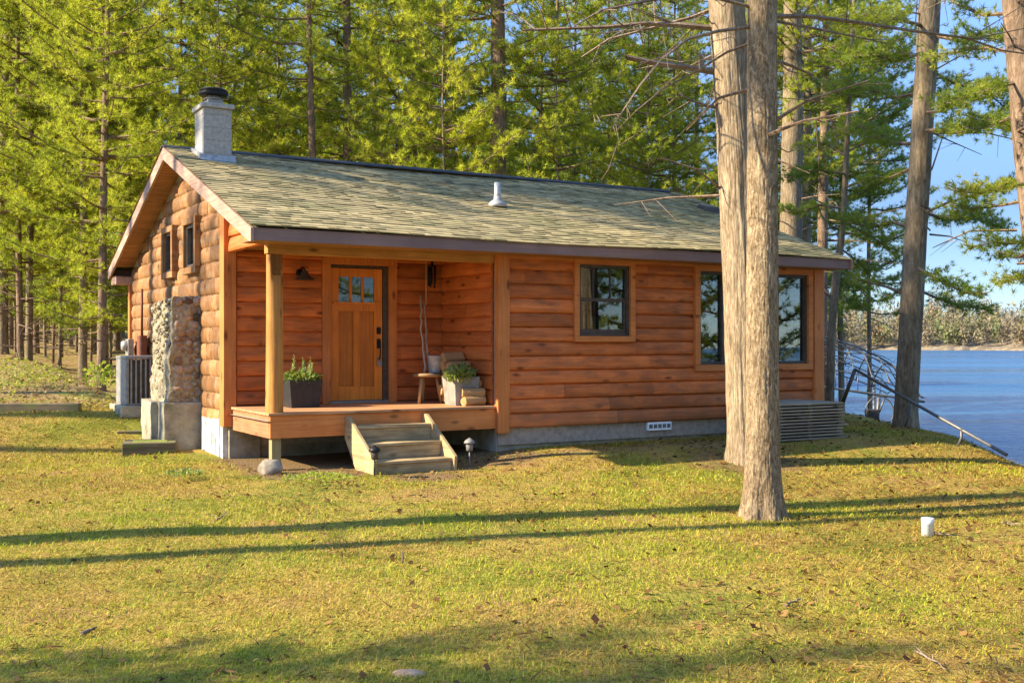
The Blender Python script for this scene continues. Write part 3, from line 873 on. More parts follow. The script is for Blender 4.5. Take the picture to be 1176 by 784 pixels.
# peeled log post, scarfed flat under the beam
m = MB(); n = 28; pc = (.49, WF + .11)
zs = [DECK, .64] + [DECK + .1 + i * .07 for i in range(27)] + [2.576]
V = []; CL = []
for z in zs:
    r0 = .112 - .006 * (z - DECK)
    for kx in range(n):
        a = 2 * math.pi * kx / n
        r = r0 * (1 + .03 * math.sin(3 * a + z * 1.3) + .02 * math.sin(5 * a - z * 2.1))
        x, y = r * math.cos(a), r * math.sin(a)
        if z > 2.24:
            lim = -r0 + (.085 * ss(2.22, 2.42, z)); 
            cl = x > -.045 and y < float(lim)
            y = max(y, float(lim)) if x > -.045 else y
        else: cl = False
        CL.append(cl); V.append((pc[0] + x, pc[1] + y, z))
b = len(m.v); m.v += V
for i in range(len(zs) - 1):
    for kx in range(n):
        k2 = (kx + 1) % n
        a = 2 * math.pi * (kx + .5) / n; zz = (zs[i] + zs[i + 1]) / 2
        flat = CL[i * n + kx] and CL[(i + 1) * n + k2] and CL[i * n + k2]
        m.f.append((b + i * n + kx, b + i * n + k2, b + (i + 1) * n + k2, b + (i + 1) * n + kx)); m.t.append(-.45 if flat else .5); m.m.append(0); m.sm.append(True)
m.build('porch_post', M['post'], cabin, fix=False)

# --- steps in front of the porch
sg = h1(*hw(1.95, -.5)[:2])
steps = thing('porch_steps', 'short flight of weathered timber steps with sloping side boards below the porch', 'steps', tuple(hw(1.95, 0, 0)), YAW)
def sx_(u): return u - 1.95
tz = [(.415, .22), (.215, -.08), (.02, -.38)]
for side in (-.57, .53):
    zt = .60; poly = [(WF - .003, zt - .07), (WF - .003, .25), (.0, -.26), (-.41, -.30), (-.44, .045), (.38, zt - .07)]
    m = MB(); m.prism([(p[0], p[1]) for p in poly], 0, side, side + .042, .5); m.build('stringer', M['pt_y'], steps, bevel=.004)
for k, (z, vf) in enumerate(tz):
    m = MB(); m.box(-.525, .527, vf, vf + .31, z - .036, z, .55); m.build('tread', M['pt'], steps, bevel=.006)
    lo = (tz[k + 1][0] if k < 2 else -.30)
    m = MB(); m.box(-.527, .529, vf + .018, vf + .055, lo, z - .038, .45); m.build('riser', M['pt'], steps, bevel=.003)

# --- things on the porch
def local(name, label, cat, u, v, z, rz=0.0, group=None):
    return thing(name, label, cat, tuple(hw(u, v, z)), YAW + rz, group)

sc_ = local('wall_lamp', 'black barn style lamp on the porch wall left of the door', 'lamp', 1.36, PB - .06, 2.46)
m = MB(); m.lathe([(.055, 0), (.055, .012), (.03, .02)], 14); 
o = m.build('wall_plate', M['black_metal'], sc_); o.rotation_euler = (math.pi / 2, 0, 0)
m = MB(); m.tube([(0, -.01, 0), (0, -.08, .055), (0, -.16, .06), (0, -.21, .02), (0, -.215, -.02)], .012, 8); m.build('arm', M['black_metal'], sc_)
m = MB(); m.lathe([(.025, .03), (.045, .015), (.055, -.03), (.14, -.095), (.145, -.10), (.135, -.10), (.05, -.035)], 20, (0, -.215, -.01)); m.build('lamp_shade', M['bronze'], sc_)

def leafy(parent, name, pos, n, spread, hgt, leaf, tones, mat, seed, wid=.35):
    rng = np.random.default_rng(seed); VV = []; T = []
    for i in range(n):
        a = rng.uniform(0, 2 * np.pi); r = spread * rng.random() ** .6; z = hgt * rng.random() ** .8 * (1.1 - .5 * r / spread)
        c = np.array([pos[0] + r * np.cos(a), pos[1] + r * np.sin(a), pos[2] + z])
        d = np.array([np.cos(a) * .7, np.sin(a) * .7, .5]) + rng.normal(0, .45, 3); d /= np.linalg.norm(d)
        s = np.cross(d, rng.normal(size=3)); s /= np.linalg.norm(s); l = leaf * rng.uniform(.6, 1.3)
        VV.append([c, c + d * l * .5 + s * l * wid, c + d * l, c + d * l * .5 - s * l * wid]); T.append(np.clip(rng.uniform(*tones), 0, 1))
    return link(name, np_mesh(name, np.array(VV).reshape(-1, 3), np.arange(4 * n).reshape(-1, 4), mat, tone=T), parent)

def planter(u, v, label, w0, w1, h, mat, seed, tall, tones):
    p = local('planter', label, 'planter', u, v, DECK, 0)
    m = MB(); t = .02
    P = lambda s, z: [(-s, -s, z), (s, -s, z), (s, s, z), (-s, s, z)]
    V = P(w0, 0) + P(w1, h) + P(w1 - t, h) + P(w1 - t, h - .06)
    Fc = [(3, 2, 1, 0)] + [(a + i, a + (i + 1) % 4, a + 4 + (i + 1) % 4, a + 4 + i) for a in (0, 4, 8) for i in range(4)]
    m.add(V, Fc); m.build('pot', mat, p, bevel=.006)
    m = MB(); m.add(P(w1 - t - .002, h - .035), [(0, 1, 2, 3)]); m.build('soil', M['soil'], p, fix=False)
    lf = leafy(p, 'plant_leaves', (0, 0, h - .05), 520, w1 * 1.1, tall * .50, .055, tones, M['herb'], seed)
    return p
pl = planter(1.19, 1.62, 'square charcoal planter with flowering spikes left of the door', .195, .235, .37, M['planter_dark'], 5, .34, (.2, .9))
rng_ = np.random.default_rng(8); VV = []
for k in range(7):   # upright pale spikes
    bx, by = rng_.uniform(-.17, .17, 2); hh = rng_.uniform(.12, .30); lean = rng_.normal(0, .12, 2)
    for i in range(46):
        t_ = rng_.random(); c = np.array([bx + lean[0] * t_ * hh, by + lean[1] * t_ * hh, .36 + .06 + t_ * hh]); d = rng_.normal(size=3); d[2] = abs(d[2]) + .4; d /= np.linalg.norm(d)
        s = np.cross(d, rng_.normal(size=3)); s /= np.linalg.norm(s); l = .05 * (1.1 - .6 * t_)
        VV.append([c, c + d * l * .5 + s * l * .3, c + d * l, c + d * l * .5 - s * l * .3])
link('flower_spikes', np_mesh('flower_spikes', np.array(VV).reshape(-1, 3), np.arange(4 * len(VV)).reshape(-1, 4), M['herb'], tone=rng_.uniform(.75, 1, len(VV))), pl)['kind'] = 'stuff'
pr_ = planter(3.29, .93, 'square grey planter of trailing green plants at the right porch edge', .165, .20, .40, M['planter_grey'], 6, .42, (.45, 1.0))
leafy(pr_, 'trailing_leaves', (-.12, -.14, .34), 240, .16, .2, .08, (.6, .95), M['herb'], 16)

stool = local('stool', 'rustic three legged wooden stool on the porch right of the door', 'stool', 3.06, 1.52, DECK)
m = MB(); m.lathe([(.0, .385), (.20, .385), (.215, .40), (.215, .425), (.20, .435), (.0, .437)], 24, (0, 0, 0), .4); m.build('seat', M['stool'], stool)
for a in (205, 325, 85):
    a = math.radians(a); c, s = math.cos(a), math.sin(a)
    m = MB(); m.tube([(c * .20, s * .20, 0), (c * .13, s * .13, .392)], [.022, .026], 10, .6); m.build('leg', M['stool'], stool)

bk = local('bucket', 'galvanised metal bucket with a wire handle standing on the stool', 'bucket', 3.17, 1.50, DECK + .438)
m = MB(); m.lathe([(.085, 0), (.088, .01), (.115, .235), (.122, .245), (.115, .25), (.108, .235), (.082, .012)], 24); m.build('pail', M['galv'], bk)
m = MB(); m.tube([(.115 * math.cos(a), 0, .235 + .10 * math.sin(a)) for a in np.linspace(0, math.pi, 13)], .004, 6); m.build('handle', M['black_metal'], bk)

def stick(label, u, v, pts, r0, r1, seed):
    r = random.Random(seed); o = None
    m = MB(); pp = []
    n = 14
    for i in range(n + 1):
        t_ = i / n; x = [pts[0][k] + (pts[1][k] - pts[0][k]) * t_ for k in range(3)]
        pp.append((x[0] + r.uniform(-.012, .012) + .012 * math.sin(t_ * 7 + seed), x[1] + r.uniform(-.01, .01), x[2]))
    m.tube(pp, [r0 + (r1 - r0) * i / n for i in range(n + 1)], 8, .5)
    o = m.build('walking_stick', M['stick'], None); o.location = hw(u + .1, v, 0); o.rotation_euler = (0, 0, YAW)
    tag(o, label, 'stick', 'walking sticks by the porch corner')
stick('taller bare peeled walking stick leaning in the porch corner', 3.0, 1.62, [(-.05, -.02, DECK + .44), (.08, .40, 2.18)], .017, .013, 1)
stick('shorter crooked peeled walking stick leaning in the porch corner behind the stool', 3.0, 1.62, [(.03, -.02, DECK + .44), (.14, .40, 2.08)], .018, .010, 2)

hg = local('wind_chime', 'dark hanging chime on a cord under the porch ceiling corner', 'wind chime', 3.36, 1.98, 2.38)
m = MB(); m.tube([(-.10, 0, .40), (-.10, 0, -.35)], .006, 6, .9); m.build('cord', M['stick'], hg)
m = MB()
for k in range(5):
    a = k * 2 * math.pi / 5; m.tube([(.05 * math.cos(a), .05 * math.sin(a), .22), (.05 * math.cos(a), .05 * math.sin(a), -.02 - .02 * k)], .014, 8)
m.lathe([(.07, .22), (.075, .235), (.02, .25), (.004, .40)], 14); m.build('chime_tube', M['black_metal'], hg)

# firewood: split logs lying towards the side wall, piled in a slope
proto = None; rw = random.Random(4); cnt = 0
for row in range(6):
    nrow = (5, 5, 4, 3, 2, 1)[row]
    for k in range(nrow):
        v = .70 + (5 - nrow + k) * .158 + .03 * (row % 2) + rw.uniform(-.012, .012)
        z = DECK + .076 + row * .117
        if proto is None or cnt < 4:
            m = MB(); n = 9
            ang = rw.uniform(0, 6); prof = []
            for i in range(n):
                a = 2 * math.pi * i / n; r = .083 * rw.uniform(.82, 1.05); 
                if math.cos(a - ang) > .75: r *= .68
                prof.append((r * math.cos(a), r * math.sin(a)))
            m.prism(prof, 0, -.17, .17, rw.uniform(.3, .7)); m.sm = [False] * len(m.sm)
            me_ = m.build('firewood_log', M['firewood'], None, bevel=.006); proto = me_; protos = (protos if cnt else []) + [me_]; o = me_; cnt += 1
        else:
            o = protos[rw.randrange(4)].copy(); COL.objects.link(o)
        o.location = hw(PR - .25 + rw.uniform(-.04, .02), v, z); o.rotation_euler = (rw.uniform(0, 6), rw.uniform(-.05, .05), YAW + rw.uniform(-.12, .12))
        tag(o, 'split firewood log in the pile against the right porch wall', 'firewood', 'firewood pile on the porch')

# --- round the cabin
def rock(name, label, loc, r, seed, mat, flat=.75, cat='stone', group=None):
    bm = bmesh.new(); bmesh.ops.create_icosphere(bm, subdivisions=3, radius=1)
    for vt in bm.verts:
        n_ = mnoise.noise(vt.co * 1.3 + Vector((seed * 7.1, seed * 3.3, 0))); n2 = mnoise.noise(vt.co * 4 + Vector((seed, 0, seed)))
        vt.co = vt.co * (1 + .22 * n_ + .05 * n2); vt.co.x *= r[0]; vt.co.y *= r[1]; vt.co.z *= r[2]
    me_ = bpy.data.meshes.new(name); bm.to_mesh(me_); bm.free(); me_.materials.append(mat)
    me_.polygons.foreach_set('use_smooth', [True] * len(me_.polygons))
    a = me_.attributes.new('tone', 'FLOAT', 'FACE'); a.data.foreach_set('value', [.55] * len(me_.polygons))
    o = bpy.data.objects.new(name, me_); COL.objects.link(o); o.location = loc
    return tag(o, label, cat, group)
p = at(311, 536, 13.3); rock('boulder', 'rounded grey boulder at the foot of the porch support post', (p.x, p.y, h1(p.x, p.y) + .06), (.15, .12, .125), 2, M['boulder'])
p = at(470, 774, 0.0) if False else None
yy = 1.67 * F / (775 - HOR); xx = (470 - 588) / F * yy
rock('flat_stone', 'pale flat stone half buried in the grass near the bottom of the photo', (xx, yy, h1(xx, yy) - .005), (.085, .05, .03), 5, M['stone'])

# stone chimney stub on the gable
sc0 = thing('fieldstone_chimney', 'broken off fieldstone chimney on a concrete plinth against the gable wall', 'chimney', (HX, HY, 0), YAW)
def rough_block(x0, x1, y0, y1, z0, z1, step, amp, seed, mat, name, taper=0.0, topn=0.0, smooth=True):
    bm = bmesh.new()
    bmesh.ops.create_cube(bm, size=1)
    for vt in bm.verts:
        vt.co = Vector((x0 + (vt.co.x + .5) * (x1 - x0), y0 + (vt.co.y + .5) * (y1 - y0), z0 + (vt.co.z + .5) * (z1 - z0)))
    cuts = int(max(x1 - x0, y1 - y0, z1 - z0) / step)
    bmesh.ops.subdivide_edges(bm, edges=bm.edges[:], cuts=cuts, use_grid_fill=True)
    c = Vector(((x0 + x1) / 2, (y0 + y1) / 2, 0))
    for vt in bm.verts:
        t_ = (vt.co.z - z0) / (z1 - z0)
        q = vt.co * 1.0
        n_ = mnoise.fractal(q * 5 + Vector((seed, 0, 0)), 1.0, 2.0, 4); n2 = mnoise.fractal(q * 5 + Vector((0, seed, 9)), 1.0, 2.0, 4)
        k = 1 - taper * t_
        vt.co.x = x1 + (vt.co.x - x1) * k
        vt.co.x += n_ * amp * (1 if vt.co.x < x1 - .02 else 0); vt.co.y += n2 * amp
        vt.co.z += topn * t_ * mnoise.noise(q * 3 + Vector((3, seed, 0)))
    me_ = bpy.data.meshes.new(name); bm.to_mesh(me_); bm.free(); me_.materials.append(mat)
    me_.polygons.foreach_set('use_smooth', [smooth] * len(me_.polygons))
    a = me_.attributes.new('tone', 'FLOAT', 'FACE'); a.data.foreach_set('value', [.5] * len(me_.polygons))
    o = bpy.data.objects.new(name, me_); COL.objects.link(o); o.parent = sc0
    return o
rough_block(-.20, WL + .03, 3.50, 5.05, -.5, .60, .05, .012, 1, M['concrete'], 'plinth')
rough_block(-.30, -.18, 3.9, 4.5, -.4, .60, .05, .012, 4, M['concrete'], 'plinth')
rough_block(-.115, WL + .03, 3.56, 4.75, .58, 2.12, .03, .045, 2, M['mortar'], 'stonework', .12, .06)
stn = random.Random(9); m = MB()
def cobble(cx, cy, cz, rx, ry, rz, tone):
    bm = bmesh.new(); bmesh.ops.create_icosphere(bm, subdivisions=2, radius=1)
    sd_ = Vector((stn.uniform(0, 50), stn.uniform(0, 50), 0))
    V = []
    for vt in bm.verts:
        q = vt.co * (1 + .42 * mnoise.noise(vt.co * 1.25 + sd_) + .12 * mnoise.noise(vt.co * 3 + sd_)); V.append((cx + q.x * rx, cy + q.y * ry, cz + q.z * rz))
    m.add(V, [tuple(v_.index for v_ in f.verts) for f in bm.faces], tone, 0, True); bm.free()
z = .68
while z < 2.08:
    x = -.06 + stn.uniform(0, .05); rz = stn.uniform(.032, .07)
    while x < WL - .02:
        rx = stn.uniform(.035, .085); cobble(x + rx, 3.578 + stn.uniform(-.006, .018), z + rz * stn.uniform(.8, 1.2), rx * 1.08, .048, rz * stn.uniform(.9, 1.2), stn.choice((.1, .35, .5, .6, .62, .66, .7, .75, .9, stn.random()))); x += rx * 2 - .004
    z += rz * 2 - .004
m.build('fieldstones', M['stone'], sc0, fix=False)['kind'] = 'stuff'
m = MB()
for k in range(200):
    cobble(-.11 + .06 * stn.random(), stn.uniform(3.6, 4.7), stn.uniform(.64, 2.1), .030, stn.uniform(.015, .04), stn.uniform(.015, .045), .5)
m.build('rough_mortar', M['mortar'], sc0, fix=False)['kind'] = 'stuff'

# air conditioner behind it
ac = thing('air_conditioner', 'grey outdoor air conditioner with louvred sides standing beside the gable wall', 'air conditioner', tuple(hw(0, 5.9, .47)), YAW)
ax0, ax1, ay0, ay1 = -.34, .28, -.40, .42
m = MB(); m.box(ax0 + .03, ax1 - .03, ay0 + .03, ay1 - .03, .02, .72, .1)
m.build('core', M['bronze'], ac)
m = MB()
for x in (ax0, ax1 - .05):
    for y in (ay0, ay1 - .05): m.box(x, x + .05, y, y + .05, 0, .74, .6)
m.box(ax0 - .006, ax1 + .006, ay0 - .006, ay1 + .006, .74, .79, .6); m.box(ax0, ax1, ay0, ay1, -.0, .03, .5); m.box(ax0 - .002, ax0 + .025, ay0 + .05, ay1 - .05, .03, .74, .75)
m.build('cabinet', M['grey_paint'], ac, bevel=.012)
m = MB()
for k in range(7):
    x = ax0 + .07 + k * .075; m.box(x, x + .028, ay0, ay0 + .03, .03, .74, .7)
m.build('louvre', M['grey_paint'], ac, bevel=.006)
m = MB(); m.box(ax0 - .09, ax1 + .1, ay0 - .06, ay1 + .08, -.20, -.002, .7); m.build('base_pad', M['concrete'], ac, bevel=.02)
ub = local('utility_box', 'red brown utility box mounted on the gable wall above the air conditioner', 'utility box', WL - .13, 7.0, 1.36)
m = MB(); m.box(-.05, .05, -.19, .19, -.24, .24); m.build('box_body', M['brown_metal'], ub, bevel=.012)
m = MB(); m.tube([(0, .0, .24), (0, .0, 1.05)], .022, 8); m.build('conduit', M['brown_metal'], ub)
em = local('electric_meter', 'round glass electric meter on a grey box at the back gable corner', 'electric meter', WL - .15, 8.0, 1.42)
m = MB(); m.box(-.04, .06, -.13, .13, -.34, .12); m.build('meter_box', M['grey_paint'], em, bevel=.01)
m = MB(); m.lathe([(.09, 0), (.09, .05), (.075, .09), (.0, .095)], 18); o = m.build('meter_dial', M['galv'], em); o.rotation_euler = (0, -math.pi / 2, 0); o.location = (-.04, 0, 0)

# landscape timbers
def timber(label, p0, p1, w_, h_, mat=M['old_timber'], tone=.5, dz=0.0, group=None):
    a, b = Vector(p0), Vector(p1); d = b - a; l = d.length
    m = MB(); m.box(0, l, -w_ / 2, w_ / 2, 0, h_, tone); o = m.build('landscape_timber', mat, None, bevel=.015)
    o.location = (a.x, a.y, min(h1(a.x, a.y), h1(b.x, b.y)) - .03 + dz); o.rotation_euler = (0, 0, math.atan2(d.y, d.x))
    return tag(o, label, 'timber', group)
timber('long low landscape timber edging the lawn left of the cabin', (-13.5, 17.3), (-7.0, 17.75), .14, .16)
bx_ = thing('timber_bed', 'small raised bed of old timbers with a mossy top beside the stone chimney', 'garden bed', (-5.18, 15.65, h1(-5.2, 15.6) - .03), YAW - .25)
for a in ((-.36, .36, -.33, -.21, 0, .2), (-.36, .36, .21, .33, 0, .2), (-.36, -.24, -.208, .208, 0, .19), (.24, .36, -.208, .208, 0, .19)):
    m = MB(); m.box(*a, tone=rr.uniform(.3, .7)); m.build('timber', M['old_timber'], bx_, bevel=.012)
m = MB(); m.add([(-.24, -.21, .19), (.24, -.21, .19), (.24, .21, .20), (-.24, .21, .20)], [(0, 1, 2, 3)]); m.build('moss', plain('moss_top', (.20, .22, .03), .95, 0, .4, 30, .6), bx_, fix=False)
timber('short dark plank lying on the grass behind the timber bed', (-6.05, 16.75), (-5.35, 17.0), .2, .07, tone=.2)

# dock sections stacked by the front wall
ords = ['topmost', 'second', 'third', 'fourth', 'fifth', 'sixth', 'seventh', 'eighth', 'ninth', 'tenth', 'eleventh', 'lowest']
su0, su1, sv0, sv1 = 7.82, 9.17, -.64, .40
for k in range(12):
    zb = -.02 + (11 - k) * .048
    lab = {0: 'topmost grey dock section of the stack beside the cabin', 11: 'lowest grey dock section, on the grass at the bottom of the stack'}.get(k, ords[k] + ' grey dock section from the top of the stack beside the cabin')
    dk = local('dock_section', lab, 'dock section', (su0 + su1) / 2 + rr.uniform(-.02, .02), (sv0 + sv1) / 2 + rr.uniform(-.015, .015), zb, rr.uniform(-.012, .012), 'dock sections stacked beside the cabin')
    hu, hv = (su1 - su0) / 2, (sv1 - sv0) / 2
    m = MB(); nb = 8
    for i in range(nb):
        v0 = -hv + i * 2 * hv / nb; e = rr.uniform(0, .03) + (.10 if rr.random() < .12 else 0)
        m.box(-hu, hu + e, v0, v0 + 2 * hv / nb - .012, .020, .045, rr.uniform(.3, .75))
    m.build('deck_boards', M['grey_wood'], dk, bevel=.003)
    m = MB()
    for x in (-hu + .03, -.03, hu - .09): m.box(x, x + .06, -hv + .04, hv - .01, -.002, .019, .25)
    m.build('batten', M['grey_wood'], dk)

# path lights by the steps
def path_light(label, u, v, dark):
    p = hw(u, v); z = h1(p.x, p.y)
    o = thing('path_light', label, 'garden light', (p.x, p.y, z), YAW, 'path lights beside the steps')
    m = MB(); m.tube([(0, 0, -.05), (0, 0, .21)], .009, 8); m.build('stake', M['black_metal'] if dark else M['lamp_stone'], o)
    m = MB(); m.lathe([(.03, .20), (.042, .21), (.048, .295), (.044, .30)], 12); m.build('lantern', M['lamp_stone'] if not dark else M['bronze'], o)
    m = MB(); m.lathe([(.068, .298), (.075, .31), (.058, .338), (.025, .36), (.008, .372)], 12); m.build('cap', M['lamp_stone'] if not dark else M['black_metal'], o)
path_light('pewter solar path light standing right of the steps', 2.78, -.28, False)
path_light('dark solar path light in front of the left side of the steps', 1.345, -.55, True)

# white pipe end in the lawn
px_, py_ = 3.58, 9.42
m = MB(); m.lathe([(.052, -.1), (.052, .10), (.054, .101), (.054, .146), (.050, .152), (.0, .153)], 24)
o = m.build('pipe_cap', M['pvc'], None); o.location = (px_, py_, h1(px_, py_)); tag(o, 'short white capped plastic pipe standing in the lawn', 'pipe')
# small stake and twigs on the lawn
def ground_pt(px, py, zoff=0.0):
    Y = 1.6 * F / (py - HOR)
    for _ in range(6):
        X = (px - 588) / F * Y; Y = (EYE - h1(X, Y)) * F / (py - HOR)
    return X, Y
x, y = ground_pt(462, 647)
m = MB(); m.tube([(0, 0, -.03), (.004, 0, .05), (.0, .0, .095)], [.009, .008, .006], 6, .2); o = m.build('stake', M['twig'], None); o.location = (x, y, h1(x, y)); tag(o, 'thin brown stake standing upright in the middle of the lawn', 'stake')
def twig(label, a, b, r, seed, forks=2):
    rnd = random.Random(seed); x0, y0 = ground_pt(*a); x1, y1 = ground_pt(*b)
    m = MB(); n = 7; pts = []
    for i in range(n + 1):
        t_ = i / n; x = x0 + (x1 - x0) * t_ + rnd.uniform(-.012, .012); y = y0 + (y1 - y0) * t_ + rnd.uniform(-.02, .02)
        pts.append(Vector((x - x0, y - y0, h1(x, y) - h1(x0, y0) + .022 + rnd.uniform(0, .012))))
    m.tube(pts, [r * (1 - .6 * i / n) for i in range(n + 1)], 6, .3)
    for k in range(forks):
        q = pts[2 + k * 2]; m.tube([q, q + Vector((rnd.uniform(-.1, .1), rnd.uniform(-.1, .1), .03))], [r * .6, r * .25], 5, .3)
    o = m.build('twig', M['twig'], None); o.location = (x0, y0, h1(x0, y0)); tag(o, label, 'twig')
twig('fallen brown twig lying just right of the white pipe', (1072, 615), (1094, 618), .010, 1)
twig('long fallen twig in the grass at the bottom right of the photo', (1050, 752), (1088, 774), .007, 2)
twig('short brown stick on the lawn in front of the large trunk', (903, 700), (922, 692), .009, 3, 1)
twig('chip of brown bark lying on the left part of the lawn', (96, 732), (109, 726), .014, 4, 0)
twig('thin forked twig in the leaves near the left end of the tree shadow', (248, 601), (260, 590), .008, 6)
twig('reddish fallen twig near the right edge of the lawn', (1150, 603), (1176, 606), .011, 7)

# metal handrail on the bank
hr = thing('handrail', 'slanting grey pipe handrail on the grassy lake bank', 'handrail', (6.3, 19.5, h1(6.3, 19.5)), 0)
o_ = Vector(hr.location)
A = at(982, 424, 19.6); B = at(1156, 522, 16.0)
m = MB(); m.tube([A - o_, A.lerp(B, .5) - o_ + Vector((0, 0, -.01)), B - o_], .026, 10); m.build('rail', M['steel_dark'], hr)
C = at(968, 462, 19.9); m = MB(); m.tube([A - o_, C - o_], .034, 8); m.build('post', M['steel_dark'], hr)
for (a, b, Y) in (((1046, 461), (1039, 490), 18.25), ((1104, 492.5), (1100, 512), 16.9)):
    m = MB(); m.tube([at(a[0], a[1], Y) - o_, (at(a[0], a[1], Y) - o_).lerp(at(b[0], b[1], Y) - o_, .5) + Vector((.03, 0, 0)), at(b[0], b[1], Y) - o_], .022, 8); m.build('post', M['steel_dark'], hr)

# boat lift: bowed canopy frame, legs and a winding wheel
bl = thing('boat_lift', 'boat lift with a bare bowed canopy frame and large winding wheel by the water', 'boat lift', (8.6, 27.5, -1.2), 0)
bo = Vector(bl.location)
def canopy(s, t):
    X = 6.2 + 3.75 * s; Y = 26.4 + 2.6 * t
    base = .55 - .42 * s ** 1.5
    arch = (1 - abs(2 * t - 1) ** 2.2) * .55 + .78 * (1 - s ** 3.2) * (.55 + .45 * math.sin(math.pi * t))
    return Vector((X, Y, base + arch * (.95 if s < .99 else .35))) - bo
m = MB()
NS, NTT = 9, 8
for i in range(NS + 1):
    s = i / NS
    m.tube([canopy(s, 0) * 1.0 - Vector((0, 0, 0))] + [canopy(s, t) for t in np.linspace(.02, .98, 12)] + [canopy(s, 1)], .016, 5)
for j in range(NTT + 1):
    t = j / NTT
    m.tube([canopy(s, t) for s in np.linspace(0, 1, 14)], .015, 5)
for t in (0, 1):
    pts = [Vector((6.2 + 3.75 * s, 26.4 + 2.6 * t, .55 - .50 * s ** 1.2)) - bo for s in np.linspace(0, 1, 9)]
    m.tube(pts, .034, 6)
    for s in np.linspace(0, 1, 8):
        m.tube([canopy(s, t), Vector((6.2 + 3.75 * s, 26.4 + 2.6 * t, .55 - .50 * s ** 1.2)) - bo], .014, 5)
m.build('canopy_frame', M['steel_dark'], bl)
for X in (6.4, 9.6):
    for Y in (26.4, 29.0):
        m = MB(); m.tube([Vector((X, Y, .45)) - bo, Vector((X, Y, -3.2)) - bo], .04, 8); m.build('leg', M['steel_dark'], bl)
wc = at(1010, 473, 25.4)
m = MB(); m.tube([wc - bo + Vector((.33 * math.cos(a), 0, .36 * math.sin(a))) for a in np.linspace(0, 2 * math.pi, 33)], .016, 6, caps=False)
for a in (math.pi * .38, math.pi * 1.1): m.tube([wc - bo, wc - bo + Vector((.33 * math.cos(a), 0, .36 * math.sin(a)))], .02, 6)
m.tube([wc - bo + Vector((-.02, .2, -.9)), wc - bo + Vector((.02, .1, .36))], .045, 8)
m.build('winding_wheel', M['steel_dark'], bl)
m = MB(); q = wc - bo; m.box(q.x - .26, q.x - .02, q.y - .05, q.y + .2, q.z - .42, q.z + .06, .3); m.build('winch_box', M['bronze'], bl, bevel=.02)
